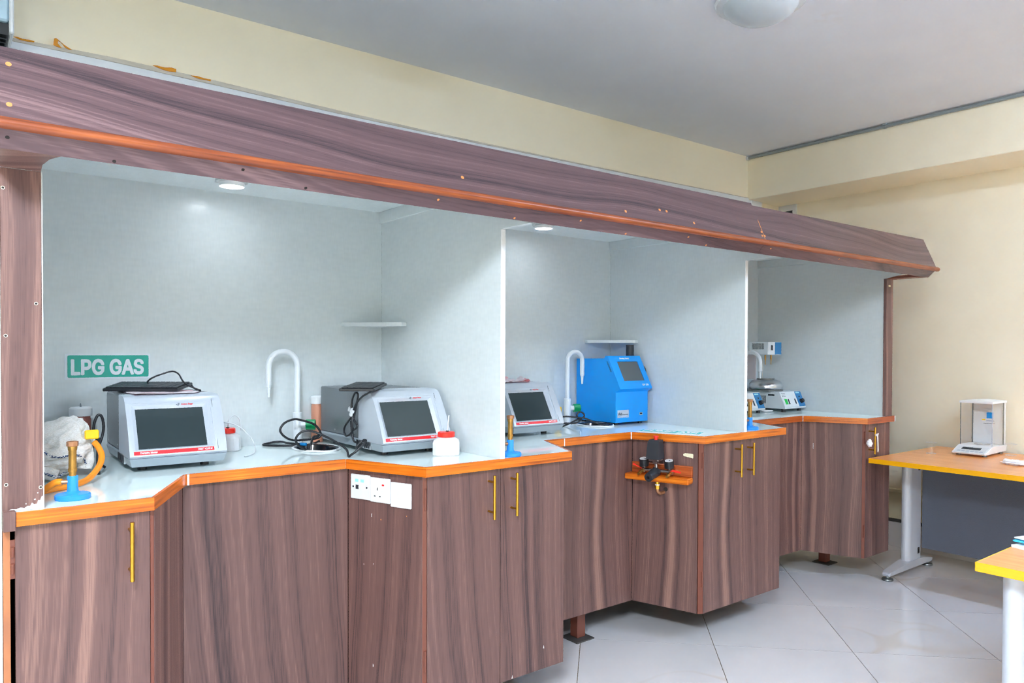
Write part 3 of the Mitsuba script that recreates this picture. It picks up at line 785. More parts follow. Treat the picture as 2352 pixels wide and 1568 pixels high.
def bag(pts, z, lab, seed, h=0.006, m='bag_pink'):
    pl = Polygon(pts)
    x0, y0, x1, y1 = pl.bounds
    n = 26
    gx, gy = np.meshgrid(np.linspace(x0, x1, n), np.linspace(y0, y1, n), indexing='ij')
    ins = shapely.contains_xy(pl, gx, gy)
    q = np.stack([gx * 34, gy * 34, gx * 0 + seed], -1)
    zt = z + 0.0015 + h * np.abs(meshkit.fbm(q, 3, seed) - 0.35) * 1.6
    V = np.concatenate([np.stack([gx, gy, zt], -1).reshape(-1, 3), np.stack([gx, gy, np.full_like(gx, z + 0.0004)], -1).reshape(-1, 3)])
    Fc = []
    for i in range(n - 1):
        for j in range(n - 1):
            if ins[i, j] and ins[i + 1, j] and ins[i, j + 1] and ins[i + 1, j + 1]:
                a_, b_, c_, d_ = i * n + j, (i + 1) * n + j, (i + 1) * n + j + 1, i * n + j + 1
                Fc += [(a_, b_, c_), (a_, c_, d_), (a_ + n * n, c_ + n * n, b_ + n * n), (a_ + n * n, d_ + n * n, c_ + n * n)]
    mm = trimesh.Trimesh(V, Fc, process=False)
    mm.remove_unreferenced_vertices()
    return single('plastic_bag', mm, m, lab, 'bag', True)


bag([(0.50, 2.645), (0.70, 2.635), (0.735, 2.70), (0.72, 2.93), (0.50, 2.93)], ZT + 0.236, 'crumpled clear and red plastic bag beneath the keyboard on the left density meter', 3, 0.003)
bag([(2.01, 2.68), (2.19, 2.67), (2.24, 2.74), (2.22, 2.95), (2.02, 2.95)], ZT + 0.236, 'crumpled pink plastic bag on the density meter in the middle bay', 8, 0.03)


def keyboard(x, y, z, rz, w, d, tilt, nx, ny, lab, across=True):
    k = thing('keyboard', lab, 'keyboard')
    Mk = mv(x, y, z, rz) @ trimesh.transformations.rotation_matrix(math.atan(tilt), [1, 0, 0])
    part(k, 'body', xf(bx(0, w, 0, d, -0.010, 0.0, 0.002), Mk), 'black_plastic')
    ms = 0.006
    cw, cd = (w - 2 * ms) / nx, (d - 2 * ms) / ny
    base_key = bx(-cw / 2 + 0.001, cw / 2 - 0.001, -cd / 2 + 0.001, cd / 2 - 0.001, 0.0002, 0.0045, 0.0012)
    for i in range(nx):
        for j in range(ny):
            part(k, 'key', xf(base_key, Mk @ mv(ms + cw * (i + 0.5), ms + cd * (j + 0.5), 0)), 'key_black')
    for fx in (0.03, w - 0.03):
        part(k, 'foot', xf(bx(fx - 0.008, fx + 0.008, d - 0.025, d - 0.005, -0.014, -0.0102), Mk), 'black_plastic')
    return k


k = keyboard(0.449, 2.856, ZT + 0.236 + 0.0145, -0.617, 0.253, 0.133, 0.115, 14, 6, 'small black keyboard lying on the plastic bag on the left density meter')
part(k, 'cable', tube([(0.600, 2.87, 1.207), (0.590, 2.85, 1.216), (0.601, 2.83, 1.230), (0.630, 2.83, 1.242), (0.663, 2.82, 1.252), (0.680, 2.80, 1.243), (0.690, 2.78, 1.218), (0.705, 2.76, 1.202), (0.735, 2.74, 1.187), (0.742, 2.76, 1.1845),
                       (0.752, 2.80, 1.1845), (0.75, 2.84, 1.1845), (0.745, 2.86, 1.192), (0.735, 2.85, 1.203)], 0.0028, 8), 'black_plastic', True)
k = keyboard(1.14, 2.475, ZT + 0.236 + 0.0105, -0.661, 0.126, 0.27, 0.03, 5, 13, 'small black keyboard lying crosswise on the density meter beside the white wall')
HC = [[1.24, 2.40, 1.186], [1.236, 2.475, 1.162], [1.236, 2.522, 1.138], [1.234, 2.552, 1.106], [1.236, 2.566, 1.083], [1.236, 2.622, 1.044], [1.238, 2.642, 1.019], [1.236, 2.616, 1.002], [1.236, 2.571, 1.021], [1.233, 2.561, 1.053], [1.236, 2.566, 1.088],
      [1.236, 2.571, 1.131], [1.234, 2.542, 1.168], [1.236, 2.518, 1.165], [1.238, 2.532, 1.134], [1.240, 2.552, 1.097], [1.240, 2.561, 1.07], [1.240, 2.532, 1.047], [1.238, 2.561, 1.031], [1.240, 2.586, 1.06], [1.242, 2.581, 1.016], [1.243, 2.571, 0.990], [1.247, 2.561, 0.982]]
cb = part(k, 'cable', tube(HC, 0.0036, 8), 'black_plastic', True)
part(cb, 'tie', cyl((1.236, 2.556, 1.108), (1.236, 2.572, 1.084), 0.010, 10), 'paper_grey', label='clear plastic tie')
part(cb, 'tie_end', hull([(1.228, 2.57, 1.105), (1.236, 2.60, 1.112), (1.232, 2.598, 1.098), (1.236, 2.566, 1.095), (1.238, 2.59, 1.118)]), 'paper_grey')


# ------------------------------------------------------------------ gas burners
def burner(x, y, lab, inlet=None):
    k = thing('gas_burner', lab, 'gas burner')
    part(k, 'base', lathe([(0, 0.0004), (0.0395, 0.0004), (0.041, 0.003), (0.041, 0.011), (0.038, 0.014), (0.018, 0.0165), (0.0135, 0.021), (0.0125, 0.028), (0.0125, 0.058), (0.0115, 0.060), (0, 0.060)], 36, x, y, ZT), 'burner_blue', 35, label='blue cast base')
    part(k, 'barrel', lathe([(0.0085, 0.0602), (0.0085, 0.070), (0.0105, 0.0705), (0.0105, 0.0785), (0.0092, 0.079), (0.0092, 0.125), (0.0105, 0.1255), (0.0112, 0.135), (0.0112, 0.1355), (0.007, 0.1355), (0.007, 0.062)], 24, x, y, ZT), 'brass_old', 30, label='brass barrel')
    part(k, 'burner_cap', lathe([(0.0112, 0.1358), (0.0138, 0.1362), (0.0138, 0.148), (0.0108, 0.1485), (0.0096, 0.1485), (0.0096, 0.137), (0.0112, 0.1358)], 8, x, y, ZT), 'copper_brown', label='copper coloured nut')
    a = math.radians(170 if inlet is None else inlet)
    dx, dy = math.cos(a), math.sin(a)
    part(k, 'inlet', cyl((x + dx * 0.011, y + dy * 0.011, ZT + 0.045), (x + dx * 0.026, y + dy * 0.026, ZT + 0.045), 0.006, 12), 'copper_brown', 30)
    return k


burner(0.277, 2.197, 'blue based brass gas burner at the left post with orange hose')
burner(1.652, 2.133, 'blue based brass gas burner half hidden behind the first partition')
burner(3.150, 2.149, 'blue based brass gas burner right of the second partition')

# gas tap and hose at the left
k = thing('gas_tap', 'yellow gas tap beside the towel and the left density meter', 'tap')
part(k, 'handle', bx(0.352, 0.389, 2.530, 2.548, 1.060, 1.087, 0.003), 'valve_yellow', label='yellow lever')
part(k, 'spout', cyl((0.3735, 2.539, 1.060), (0.377, 2.537, 1.046), 0.0065, 12), 'chrome', 30)
part(k, 'riser', tube([(0.385, 2.545, 1.062), (0.391, 2.556, 1.05), (0.392, 2.57, 1.0), (0.392, 2.57, ZT + 0.0005)], 0.006, 10), 'black_plastic', True)
single('gas_hose', tube([(0.377, 2.537, 1.050), (0.386, 2.525, 1.035), (0.392, 2.51, 1.014), (0.386, 2.49, 0.992), (0.367, 2.45, 0.974), (0.338, 2.40, 0.9595), (0.30, 2.36, 0.955), (0.255, 2.33, 0.955), (0.222, 2.29, 0.957), (0.216, 2.25, 0.962),
                         (0.224, 2.222, 0.976), (0.24, 2.208, 0.9895), (0.254, 2.2013, 0.9905)], 0.0088, 12), 'hose_orange', 'orange rubber hose from the yellow tap to the left gas burner', 'hose', True)
single('power_cable', tube([(0.394, 2.69, 0.99), (0.397, 2.70, 1.05), (0.401, 2.70, 1.09), (0.408, 2.70, 1.112), (0.416, 2.70, 1.119), (0.424, 2.70, 1.109), (0.428, 2.70, 1.08), (0.424, 2.70, 1.05), (0.414, 2.69, 1.02), (0.41, 2.685, 0.97), (0.43, 2.69, 0.949)], 0.0042, 10),
       'black_plastic', 'black cable loop standing between towel and left density meter', 'cable', True)


# towel heap: folded cloth as one mesh
def towel():
    m = trimesh.creation.icosphere(subdivisions=5)
    v = np.array(m.vertices)
    d = v.copy()
    v = v * [0.084, 0.095, 0.076]
    p = d * 1.0
    # folds: ridged noise stretched along one direction, stronger in the upper half
    q = np.stack([p[:, 0] * 1.0 + p[:, 2] * 0.9, p[:, 1] * 0.8, p[:, 2] * 2.3 - p[:, 0] * 0.8], 1)
    r = 1 - np.abs(2 * meshkit.fbm(q * 1.35 + 5.0, 2, 3) - 1)
    r2 = 1 - np.abs(2 * meshkit.fbm(q[:, [2, 0, 1]] * 2.1 + 9.0, 2, 6) - 1)
    amp = 0.40 * (r - 0.6) + 0.16 * (r2 - 0.6)
    v = v * (1 + amp)[:, None]
    # shoulder bump to the right top, lower left slope
    v[:, 2] += 0.018 * np.exp(-((v[:, 0] - 0.05) ** 2 + (v[:, 1]) ** 2) / 0.004)
    v[:, 2] = np.maximum(v[:, 2], -0.075 + 0.004 * np.sin(v[:, 0] * 90))
    out = [trimesh.Trimesh(v, m.faces, process=False)]
    for P, r in (([(-0.075, 0.0, 0.058), (-0.045, -0.012, 0.052), (-0.015, -0.015, 0.040), (0.012, -0.01, 0.052), (0.045, 0.0, 0.082), (0.060, 0.01, 0.088)], 0.0165),
                 ([(-0.080, -0.03, 0.045), (-0.05, -0.045, 0.022), (-0.02, -0.05, 0.012), (0.02, -0.045, 0.030), (0.050, -0.03, 0.060), (0.068, -0.01, 0.072)], 0.0185),
                 ([(-0.03, -0.062, -0.005), (0.0, -0.068, -0.012), (0.03, -0.060, 0.004), (0.062, -0.04, 0.030), (0.074, -0.01, 0.045)], 0.018),
                 ([(0.060, 0.01, 0.085), (0.072, 0.0, 0.060), (0.078, -0.02, 0.02), (0.082, -0.03, -0.02), (0.075, -0.03, -0.055)], 0.021),
                 ([(-0.085, -0.02, 0.03), (-0.075, -0.05, -0.01), (-0.045, -0.082, -0.045), (0.0, -0.095, -0.062)], 0.018)):
        t = tube(P, r, 24, per=14)
        w = np.array(t.vertices)
        w += 0.010 * (np.stack([meshkit.fbm(w * 45 + q, 3, 11 + q) for q in range(3)], 1) - 0.5)
        out.append(trimesh.Trimesh(w, t.faces, process=False))
    return cat(*out)


k = thing('towel', 'crumpled white terry towel with blue stitched hem behind the left post', 'towel')
tw = towel()
tw.apply_translation([0.278, 2.60, ZT + 0.0795])
part(k, 'cloth', tw, 'towel_white', True)


def on_towel(pts, out=0.002):
    """lay the points (x, z as seen from the front) on the towel's front side"""
    o = np.array([[x, 2.2, z] for x, z in pts])
    loc, idx, _ = tw.ray.intersects_location(o, np.tile([0, 1.0, 0], (len(o), 1)), multiple_hits=False)
    res = {i: l for i, l in zip(idx, loc)}
    return [res[i] + [0, -out, 0] for i in range(len(o)) if i in res]


for pts in ([(0.232, 1.055), (0.245, 1.035), (0.262, 1.022), (0.285, 1.018), (0.31, 1.02), (0.335, 1.016), (0.352, 1.0), (0.355, 0.985), (0.345, 0.97)], [(0.222, 1.0), (0.232, 0.985), (0.25, 0.972), (0.275, 0.962), (0.30, 0.965), (0.318, 0.975)]):
    q = on_towel(pts)
    if len(q) > 3:
        part(k, 'hem', tube(q, 0.0032, 6), 'stitch_navy', True, label='blue stitched hem')


# ------------------------------------------------------------------ bottles
def red_bottle(x, y, rz, lab, straw):
    k = thing('wash_bottle', lab, 'bottle')
    M_ = mv(x, y, ZT, rz)
    oc = Polygon([(-0.048, -0.022), (-0.034, -0.036), (0.034, -0.036), (0.048, -0.022), (0.048, 0.022), (0.034, 0.036), (-0.034, 0.036), (-0.048, 0.022)])
    def ring(s, z):
        return [(px * s, py * s, z) for px, py in list(oc.exterior.coords)[:-1]]
    part(k, 'body', xf(hull(ring(0.94, 0.0005) + ring(1.0, 0.004) + ring(1.0, 0.046) + ring(0.93, 0.056) + ring(0.62, 0.066) + [(0.026 * math.cos(t), 0.026 * math.sin(t), 0.068) for t in np.linspace(0, 6.28, 20)]), M_), 'bottle_white', 30, label='white plastic body')
    part(k, 'cap', xf(lathe([(0, 0.0682), (0.0305, 0.0682), (0.0312, 0.070), (0.0312, 0.083), (0.029, 0.086), (0, 0.0865)], 40), M_), 'red_plastic', 35, label='red screw cap')
    part(k, 'collar', xf(cyl((0.004, 0, 0.0866), (0.004, 0, 0.090), 0.0055, 10), M_), 'black_plastic')
    for s in straw:
        part(k, 'tube', tube(s, 0.0024 if len(s) > 3 else 0.0026, 8), 'tube_clear', True, label='thin white tube')
    return k


red_bottle(1.478, 2.292, -0.62, 'white bottle with red cap standing at the worktop edge by the switch plates', [[(1.481, 2.29, ZT + 0.09), (1.484, 2.29, ZT + 0.11), (1.488, 2.29, ZT + 0.146)]])
red_bottle(0.872, 2.885, -0.5, 'white bottle with red cap and clear tubes right of the left density meter',
           [[(0.876, 2.883, ZT + 0.09), (0.878, 2.88, 1.06), (0.885, 2.88, 1.073), (0.901, 2.88, 1.079), (0.917, 2.88, 1.066), (0.923, 2.88, 1.044), (0.921, 2.875, 1.022)],
            [(0.84, 2.87, 1.05), (0.855, 2.85, 1.057), (0.891, 2.85, 1.047), (0.917, 2.84, 1.028), (0.94, 2.82, 0.998), (0.945, 2.79, 0.972), (0.93, 2.74, 0.953), (0.90, 2.70, 0.9488), (0.87, 2.67, 0.9488)]])


def jar(x, y, r, zc, zt, m, lab, nip):
    k = thing('jar', lab, 'jar')
    part(k, 'body', lathe([(0, 0.0005), (r - 0.003, 0.0005), (r, 0.004), (r, zc - 0.012), (r - 0.002, zc - 0.006), (r - 0.002, zc), (0, zc)], 28, x, y, ZT), m, 30)
    part(k, 'cap', lathe([(0, zc + 0.0002), (r + 0.0035, zc + 0.0002), (r + 0.0035, zt - 0.005), (r - 0.001, zt), (0, zt)], 28, x, y, ZT), 'white_gloss', 30, label='white cap')
    if nip:
        part(k, 'nipple', cyl((x, y, ZT + zt), (x, y, ZT + zt + 0.012), 0.003, 8, 0.0016), 'zinc')


jar(0.385, 2.86, 0.031, 0.160, 0.190, 'bottle_brown', 'brown jar with white cap behind the towel', True)
jar(1.2565, 2.940, 0.024, 0.160, 0.192, 'bottle_orange', 'orange jar with white cap behind the density meter by the white wall', False)


# ------------------------------------------------------------------ taps and drip cups
def faucet(x, y, sx, sy, rad, drop, lab, kdir):
    k = thing('faucet', lab, 'faucet')
    part(k, 'column', lathe([(0, 0.0004), (0.0175, 0.0004), (0.0175, 0.118), (0.0185, 0.119), (0.0185, 0.131), (0.0160, 0.133), (0, 0.133)], 28, x, y, ZT), 'faucet_white', 30)
    s = np.array([sx, sy, 0.0])
    s /= np.linalg.norm(s)
    top = 1.322 - rad
    P = [np.array([x, y, z]) for z in np.linspace(ZT + 0.125, top, 8)]
    P += [np.array([x, y, top]) + s * rad * (1 - math.cos(t)) + np.array([0, 0, rad * math.sin(t)]) for t in np.linspace(0, math.pi, 18)[1:]]
    e = P[-1]
    P += [e - [0, 0, drop * 0.5], e - [0, 0, drop]]
    part(k, 'spout', tube(P, 0.0118, 14, smooth=False), 'faucet_white', True)
    z = e[2] - drop
    part(k, 'nozzle', lathe([(0, 0), (0.0095, 0), (0.0095, -0.004), (0.0075, -0.007), (0.0045, -0.045), (0, -0.045)], 18, e[0], e[1], z), 'faucet_white', 30)
    kd = np.array([math.cos(kdir), math.sin(kdir), 0])
    o = np.array([x, y, ZT + 0.082])
    part(k, 'valve_body', cyl(o + kd * 0.015, o + kd * 0.034, 0.0135, 16), 'faucet_white', 30)
    n = 8
    pr_ = [((0.0215 if i % 2 == 0 else 0.0185) * math.cos(math.pi * i / n), (0.0215 if i % 2 == 0 else 0.0185) * math.sin(math.pi * i / n)) for i in range(2 * n)]
    kn = minus(prism(pr_, 0, 0.036), bx(-0.011, 0.011, -0.011, 0.011, 0.026, 0.05))
    part(k, 'knob', xf(kn, frame(o + kd * 0.034, [-kd[1], kd[0], 0], [0, 0, 1]) if np.cross([-kd[1], kd[0], 0], [0, 0, 1]) @ kd > 0 else frame(o + kd * 0.034, [kd[1], -kd[0], 0], [0, 0, 1])), 'knob_green', 30, label='green fluted knob')
    return k


faucet(1.150, 2.885, -1.0, 0.0, 0.0585, 0.075, 'white gooseneck faucet in the left bay between the density meters', -0.55)
faucet(2.612, 2.885, 1.0, -0.15, 0.0465, 0.078, 'white gooseneck faucet in the middle bay beside the blue tester', -0.35)
faucet(4.06, 2.83, 0.03, -1.0, 0.064, 0.055, 'white gooseneck faucet in the right bay half hidden by the partition', -0.35)

for (x, y, a_, b_), lab in zip(SINKS, ('oval black drip cup set in the worktop of the left bay', 'oval black drip cup set in the worktop before the blue tester')):
    k = thing('drip_cup', lab, 'sink')
    R = 1.0
    prof = [(1.0, 0.0006), (1.0, 0.006), (0.92, 0.0075), (0.86, 0.004), (0.80, -0.018), (0.30, -0.027), (0, -0.027), (0, -0.030), (0.33, -0.030), (0.84, -0.022), (0.90, 0.0)]
    mm = lathe([(r * 1.08, z) for r, z in prof], 40, 0, 0, 0)
    mm.apply_scale([a_, b_, 1.0])
    mm.apply_translation([x, y, ZT])
    part(k, 'bowl', mm, 'black_gloss', 40)
    t = np.linspace(0, 2 * np.pi, 60, endpoint=False)
    ring = [(x + 1.10 * a_ * math.cos(u) * (1 + 0.012 * math.sin(7 * u + 1)), y + 1.09 * b_ * math.sin(u) * (1 + 0.012 * math.sin(9 * u)), ZT + 0.0035 + 0.001 * math.sin(5 * u)) for u in np.append(t, t[0])]
    part(k, 'sealant', tube(ring, 0.0042, 8, smooth=False), 'white_satin', True, label='uneven white sealant')

# loose cables on the worktop of the left bay
k = thing('power_cable', 'tangled black cable looping around the left bay faucet and into the drip cup', 'cable')
part(k, 'strand', tube([(1.248, 2.90, 0.953), (1.19, 2.845, 0.9505), (1.125, 2.845, 0.9505), (1.06, 2.89, 0.9505), (1.03, 2.935, 0.9505), (1.045, 2.952, 0.952), (1.08, 2.955, 0.956), (1.106, 2.94, 0.957), (1.112, 2.90, 0.956), (1.13, 2.855, 0.956), (1.142, 2.835, 0.956)], 0.0042, 10), 'black_plastic', True)
part(k, 'strand', tube([(1.13, 2.80, 1.055), (1.102, 2.80, 1.059), (1.065, 2.80, 1.047), (1.047, 2.80, 1.021), (1.062, 2.80, 0.996), (1.096, 2.80, 0.978), (1.142, 2.80, 0.976), (1.197, 2.79, 0.981), (1.206, 2.79, 1.003), (1.182, 2.795, 1.035), (1.13, 2.80, 1.055)], 0.0042, 10), 'black_plastic', True)
part(k, 'strand', tube([(1.125, 2.69, 0.935), (1.095, 2.67, 0.955), (1.058, 2.65, 0.978), (1.046, 2.64, 1.004), (1.062, 2.63, 1.026), (1.086, 2.62, 1.031), (1.123, 2.61, 1.019), (1.165, 2.56, 0.991), (1.185, 2.51, 0.966), (1.165, 2.45, 0.9505), (1.168, 2.43, 0.958), (1.185, 2.42, 0.973), (1.216, 2.42, 1.000), (1.220, 2.43, 1.006), (1.204, 2.43, 1.000), (1.19, 2.44, 0.98), (1.245, 2.52, 0.975)], 0.0042, 10), 'black_plastic', True)
part(k, 'strand', tube([(1.131, 2.71, 0.935), (1.138, 2.72, 0.968), (1.16, 2.75, 0.99), (1.19, 2.78, 0.990), (1.205, 2.79, 1.003)], 0.0042, 10), 'black_plastic', True)
part(k, 'plug', cyl((1.142, 2.835, 0.956), (1.158, 2.815, 0.955), 0.0062, 12), 'label_blue', 30, label='small blue plug')
k = thing('power_cable', 'black cable tied in loops between density meter and blue tester in the middle bay', 'cable')
part(k, 'strand', tube([(2.30, 2.80, 0.99), (2.40, 2.69, 1.008), (2.445, 2.68, 1.007), (2.494, 2.675, 1.0), (2.535, 2.67, 0.995), (2.582, 2.67, 0.978), (2.62, 2.66, 0.963), (2.70, 2.655, 0.951), (2.735, 2.68, 0.951)], 0.004, 10), 'black_plastic', True)
part(k, 'strand', tube([(2.38, 2.68, 0.958), (2.445, 2.68, 0.975), (2.489, 2.68, 0.989), (2.529, 2.675, 1.0), (2.533, 2.675, 1.014), (2.514, 2.675, 1.026), (2.494, 2.675, 1.023), (2.486, 2.675, 1.011), (2.495, 2.68, 0.998), (2.52, 2.70, 0.975), (2.56, 2.86, 0.951)], 0.004, 10), 'black_plastic', True)
part(k, 'strand', tube([(2.36, 2.70, 0.985), (2.40, 2.67, 0.979), (2.451, 2.66, 0.975), (2.486, 2.66, 0.982), (2.505, 2.665, 0.993)], 0.004, 10), 'black_plastic', True)
k = thing('gas_tap', 'yellow gas tap behind the density meter in the middle bay', 'tap')
part(k, 'handle', bx(2.562, 2.592, 2.905, 2.93, 0.985, 1.033, 0.003), 'valve_yellow')
part(k, 'riser', cyl((2.577, 2.918, ZT + 0.0005), (2.577, 2.918, 0.985), 0.008, 12), 'copper_brown', 30)

# ------------------------------------------------------------------ blue smoke point tester
k = thing('smoke_point_tester', 'bright blue bench tester with tilted screen under the corner shelf', 'lab instrument')
BX0, BX1 = 2.742, 2.983
prof = [(2.662, 0.9595), (2.662, 1.116), (2.630, 1.134), (2.7205, 1.302), (2.737, 1.302), (2.749, 1.288), (2.955, 1.286), (2.955, 0.9595)]
sh = along_x(prof, BX0, BX1)
a, b = np.array([2.630, 1.134]), np.array([2.7205, 1.302])
d = (b - a) / np.linalg.norm(b - a)
Lf = float(np.linalg.norm(b - a))
Mf = frame((BX0, *a), [1, 0, 0], [0, d[0], d[1]])
cut = xf(bx(0.052, 0.206, 0.045, 0.158, -0.004, 0.02), Mf)
part(k, 'housing', minus(sh, cut), 'device_blue', label='bright blue steel housing')
part(k, 'screen', xf(bx(0.0525, 0.2055, 0.0455, 0.1575, -0.0045, -0.003), Mf), 'screen_grey', label='dark grey display')
part(k, 'lettering', xf(text('Smoke Point', 0.0088, 0.072, 0.0006, True), Mf @ mv(0.077, 0.171, 0.0002)), 'white_print', label='white words Smoke Point')
part(k, 'lettering', xf(text('SP 10', 0.0095, 0.045, 0.0006), Mf @ mv(0.176, 0.016, 0.0002)), 'white_print', label='white SP 10')
lb = part(k, 'name_plate', bx(BX0 + 0.013, BX0 + 0.096, 2.6608, 2.662, 0.984, 1.024), 'label_silver', label='silver label with Ad and blue swoosh')
part(lb, 'lettering', xf(text('Ad', 0.013, 0.026, 0.0004), frame([BX0 + 0.018, 2.6607, 0.998], [1, 0, 0], [0, 0, 1])), 'dark_print')
part(lb, 'lettering', xf(text('SYSTEMS', 0.005, 0.044, 0.0004), frame([BX0 + 0.048, 2.6607, 0.998], [1, 0, 0], [0, 0, 1])), 'dark_print')
sw = [(BX0 + 0.024 + 0.034 * (1 - math.cos(t)), 2.6605, 0.9975 + 0.011 * math.sin(t) * (-1 if True else 1)) for t in np.linspace(0.2, 2.9, 14)]
part(lb, 'swoosh', tube(sw, 0.0008, 5, False), 'label_blue')
part(k, 'usb_socket', cat(bx(BX0 + 0.178, BX0 + 0.200, 2.6606, 2.6621, 0.992, 1.006)), 'chrome')
part(k, 'usb_socket', bx(BX0 + 0.181, BX0 + 0.197, 2.6601, 2.6621, 0.996, 1.003), 'black_plastic')
for i in range(12):
    t = i / 11
    q = a + d * (0.165 - 0.058 * t) + np.array([d[1], -d[0]]) * 0.012
    part(k, 'vent_slot', bx(BX0 - 0.0006, BX0 + 0.001, q[0], q[0] + 0.011, q[1] - 0.001, q[1] + 0.001), 'slot_dark')
part(k, 'screw', cyl((BX0 - 0.001, 2.70, 0.972), (BX0 + 0.001, 2.70, 0.972), 0.0025, 8), 'chrome')
for fx in (BX0 + 0.03, BX1 - 0.03):
    for fy in (2.69, 2.93):
        part(k, 'foot', cyl((fx, fy, ZT + 0.0004), (fx, fy, 0.9596), 0.011, 14), 'black_plastic')
part(k, 'exhaust_pipe', cyl((2.9605, 2.77, 1.27), (2.9605, 2.77, 1.360), 0.021, 24), 'black_satin', 30, label='black upright exhaust pipe')
part(k, 'side_fan', cyl((2.9832, 2.735, 1.215), (3.008, 2.735, 1.215), 0.040, 28), 'black_satin', 30, label='round black fitting on the side')
part(k, 'side_elbow', tube([(2.996, 2.735, 1.24), (2.992, 2.76, 1.28), (2.985, 2.77, 1.29)], 0.012, 12), 'black_satin', True)


# ------------------------------------------------------------------ flash point testers in the right bay
def control_box(x0, x1, yf, lab, tower, yb=2.93):
    k = thing('flash_point_tester', lab, 'lab instrument')
    zb, zt = 0.966, 1.072
    sl = 0.042
    part(k, 'housing', along_x([(yf, zb), (yf - 0.002, zb + 0.008), (yf + sl, zt), (yb, zt), (yb, zb)], x0, x1), 'device_white', label='pale grey case')
    a, b = np.array([yf - 0.002, zb + 0.008]), np.array([yf + sl, zt])
    d = (b - a) / np.linalg.norm(b - a)
    L_ = float(np.linalg.norm(b - a))
    M_ = frame((x0, *a), [1, 0, 0], [0, d[0], d[1]])
    W = x1 - x0
    part(k, 'front_panel', xf(bx(0.006, W - 0.074, 0.006, L_ - 0.004, 0.0001, 0.0012), M_), 'device_panel', label='white control panel')
    bp = part(k, 'blue_panel', xf(bx(W - 0.0735, W - 0.003, 0.004, L_ - 0.003, 0.0001, 0.0014), M_), 'panel_blue', label='blue control strip')
    part(bp, 'name_bar', xf(bx(W - 0.064, W - 0.022, L_ - 0.016, L_ - 0.008, 0.0015, 0.0018), M_), 'light_blue_print')
    part(bp, 'button', xf(cyl((W - 0.038, L_ - 0.038, 0.0015), (W - 0.038, L_ - 0.038, 0.004), 0.004, 10), M_), 'black_plastic')
    part(k, 'knob', xf(cyl((W - 0.036, 0.038, 0.0015), (W - 0.036, 0.038, 0.020), 0.0145, 20, 0.0125), M_), 'black_plastic', 30, label='black dial knob')
    part(k, 'switch', xf(bx(0.022, 0.048, 0.022, 0.058, 0.0013, 0.004, 0.001), M_), 'switch_green', label='green lit rocker switch')
    for sx in (0.058, 0.132):
        part(k, 'switch', xf(bx(sx, sx + 0.012, 0.022, 0.056, 0.0013, 0.004, 0.001), M_), 'slot_dark', label='dark rocker switch')
    for i, (w_, yy) in enumerate(((0.042, 0.094), (0.034, 0.084), (0.040, 0.074))):
        part(k, 'print', xf(bx(0.012, 0.012 + w_, yy, yy + 0.003, 0.0013, 0.0016), M_), 'grey_print')
    part(k, 'plate', bx(x0 - 0.0008, x0, yf + 0.075, yf + 0.12, 1.045, 1.056), 'slot_dark')
    for i in range(10):
        part(k, 'vent_slot', bx(x0 - 0.0006, x0 + 0.001, yf + 0.135 + i * 0.007, yf + 0.1385 + i * 0.007, 0.995, 1.045), 'slot_dark')
    for fx in (x0 + 0.03, x1 - 0.03):
        for fy in (yf + 0.03, yb - 0.03):
            part(k, 'foot', cyl((fx, fy, ZT + 0.0004), (fx, fy, zb), 0.012, 12), 'black_plastic')
    if tower:
        part(k, 'top_plate', bx(x0 - 0.03, x1 - 0.11, 2.70, 2.93, 1.0722, 1.082, 0.001), 'plate_grey')
        part(k, 'dome', lathe([(0, 0.004), (0.10, 0.004), (0.1035, 0.010), (0.105, 0.022), (0.101, 0.040), (0.088, 0.056), (0.068, 0.064), (0, 0.066)], 48, 4.258, 2.79, 1.080), 'aluminium', 40, label='shiny rounded aluminium cover')
        part(k, 'cover_plate', cyl((4.258, 2.79, 1.1462), (4.258, 2.79, 1.152), 0.055, 32), 'plate_grey', 30)
        part(k, 'column', cat(bx(4.20, 4.212, 2.83, 2.90, 1.146, 1.306), bx(4.212, 4.30, 2.89, 2.902, 1.146, 1.306)), 'column_pink', label='pinkish metal column')
        part(k, 'stirrer', cyl((4.238, 2.80, 1.152), (4.238, 2.80, 1.305), 0.0018, 8), 'chrome')
        for xx, yy in ((4.222, 2.77), (4.262, 2.755)):
            part(k, 'brass_pin', lathe([(0, 0), (0.005, 0), (0.005, -0.03), (0.003, -0.033), (0.0022, -0.062), (0, -0.064)], 12, xx, yy, 1.3045), 'brass_old', 30)
        h = part(k, 'head', bx(4.152, 4.300, 2.705, 2.845, 1.305, 1.388, 0.002), 'device_white', label='grey drive head on top')
        part(h, 'blue_panel', bx(4.226, 4.2985, 2.7038, 2.7048, 1.308, 1.385), 'panel_blue')
        part(h, 'panel', bx(4.154, 4.2255, 2.7036, 2.7048, 1.308, 1.385), 'device_panel')
        part(h, 'switch', bx(4.182, 4.200, 2.7015, 2.7035, 1.334, 1.366), 'slot_dark')
        for i in range(12):
            part(h, 'vent_slot', bx(4.1512, 4.1525, 2.735 + i * 0.0075, 2.7385 + i * 0.0075, 1.340, 1.378), 'slot_dark')
    return k


control_box(4.19, 4.428, 2.607, 'pale grey flash point tester with metal dome and upright head in the right bay', True)
control_box(3.81, 4.05, 2.655, 'pale grey flash point tester half hidden behind the second partition', False, 2.79)
tz = trimesh.creation.icosphere(subdivisions=3, radius=1)
v = np.array(tz.vertices)
tz.vertices = v * (1 + 0.5 * (meshkit.fbm(v * 2 + 4, 3, 2) - 0.5))[:, None] * [0.05, 0.03, 0.006] + [4.14, 2.70, ZT + 0.0065]
single('tissue', tz, 'paper_white', 'small white tissue scrap between the two flash point testers', 'tissue', True)

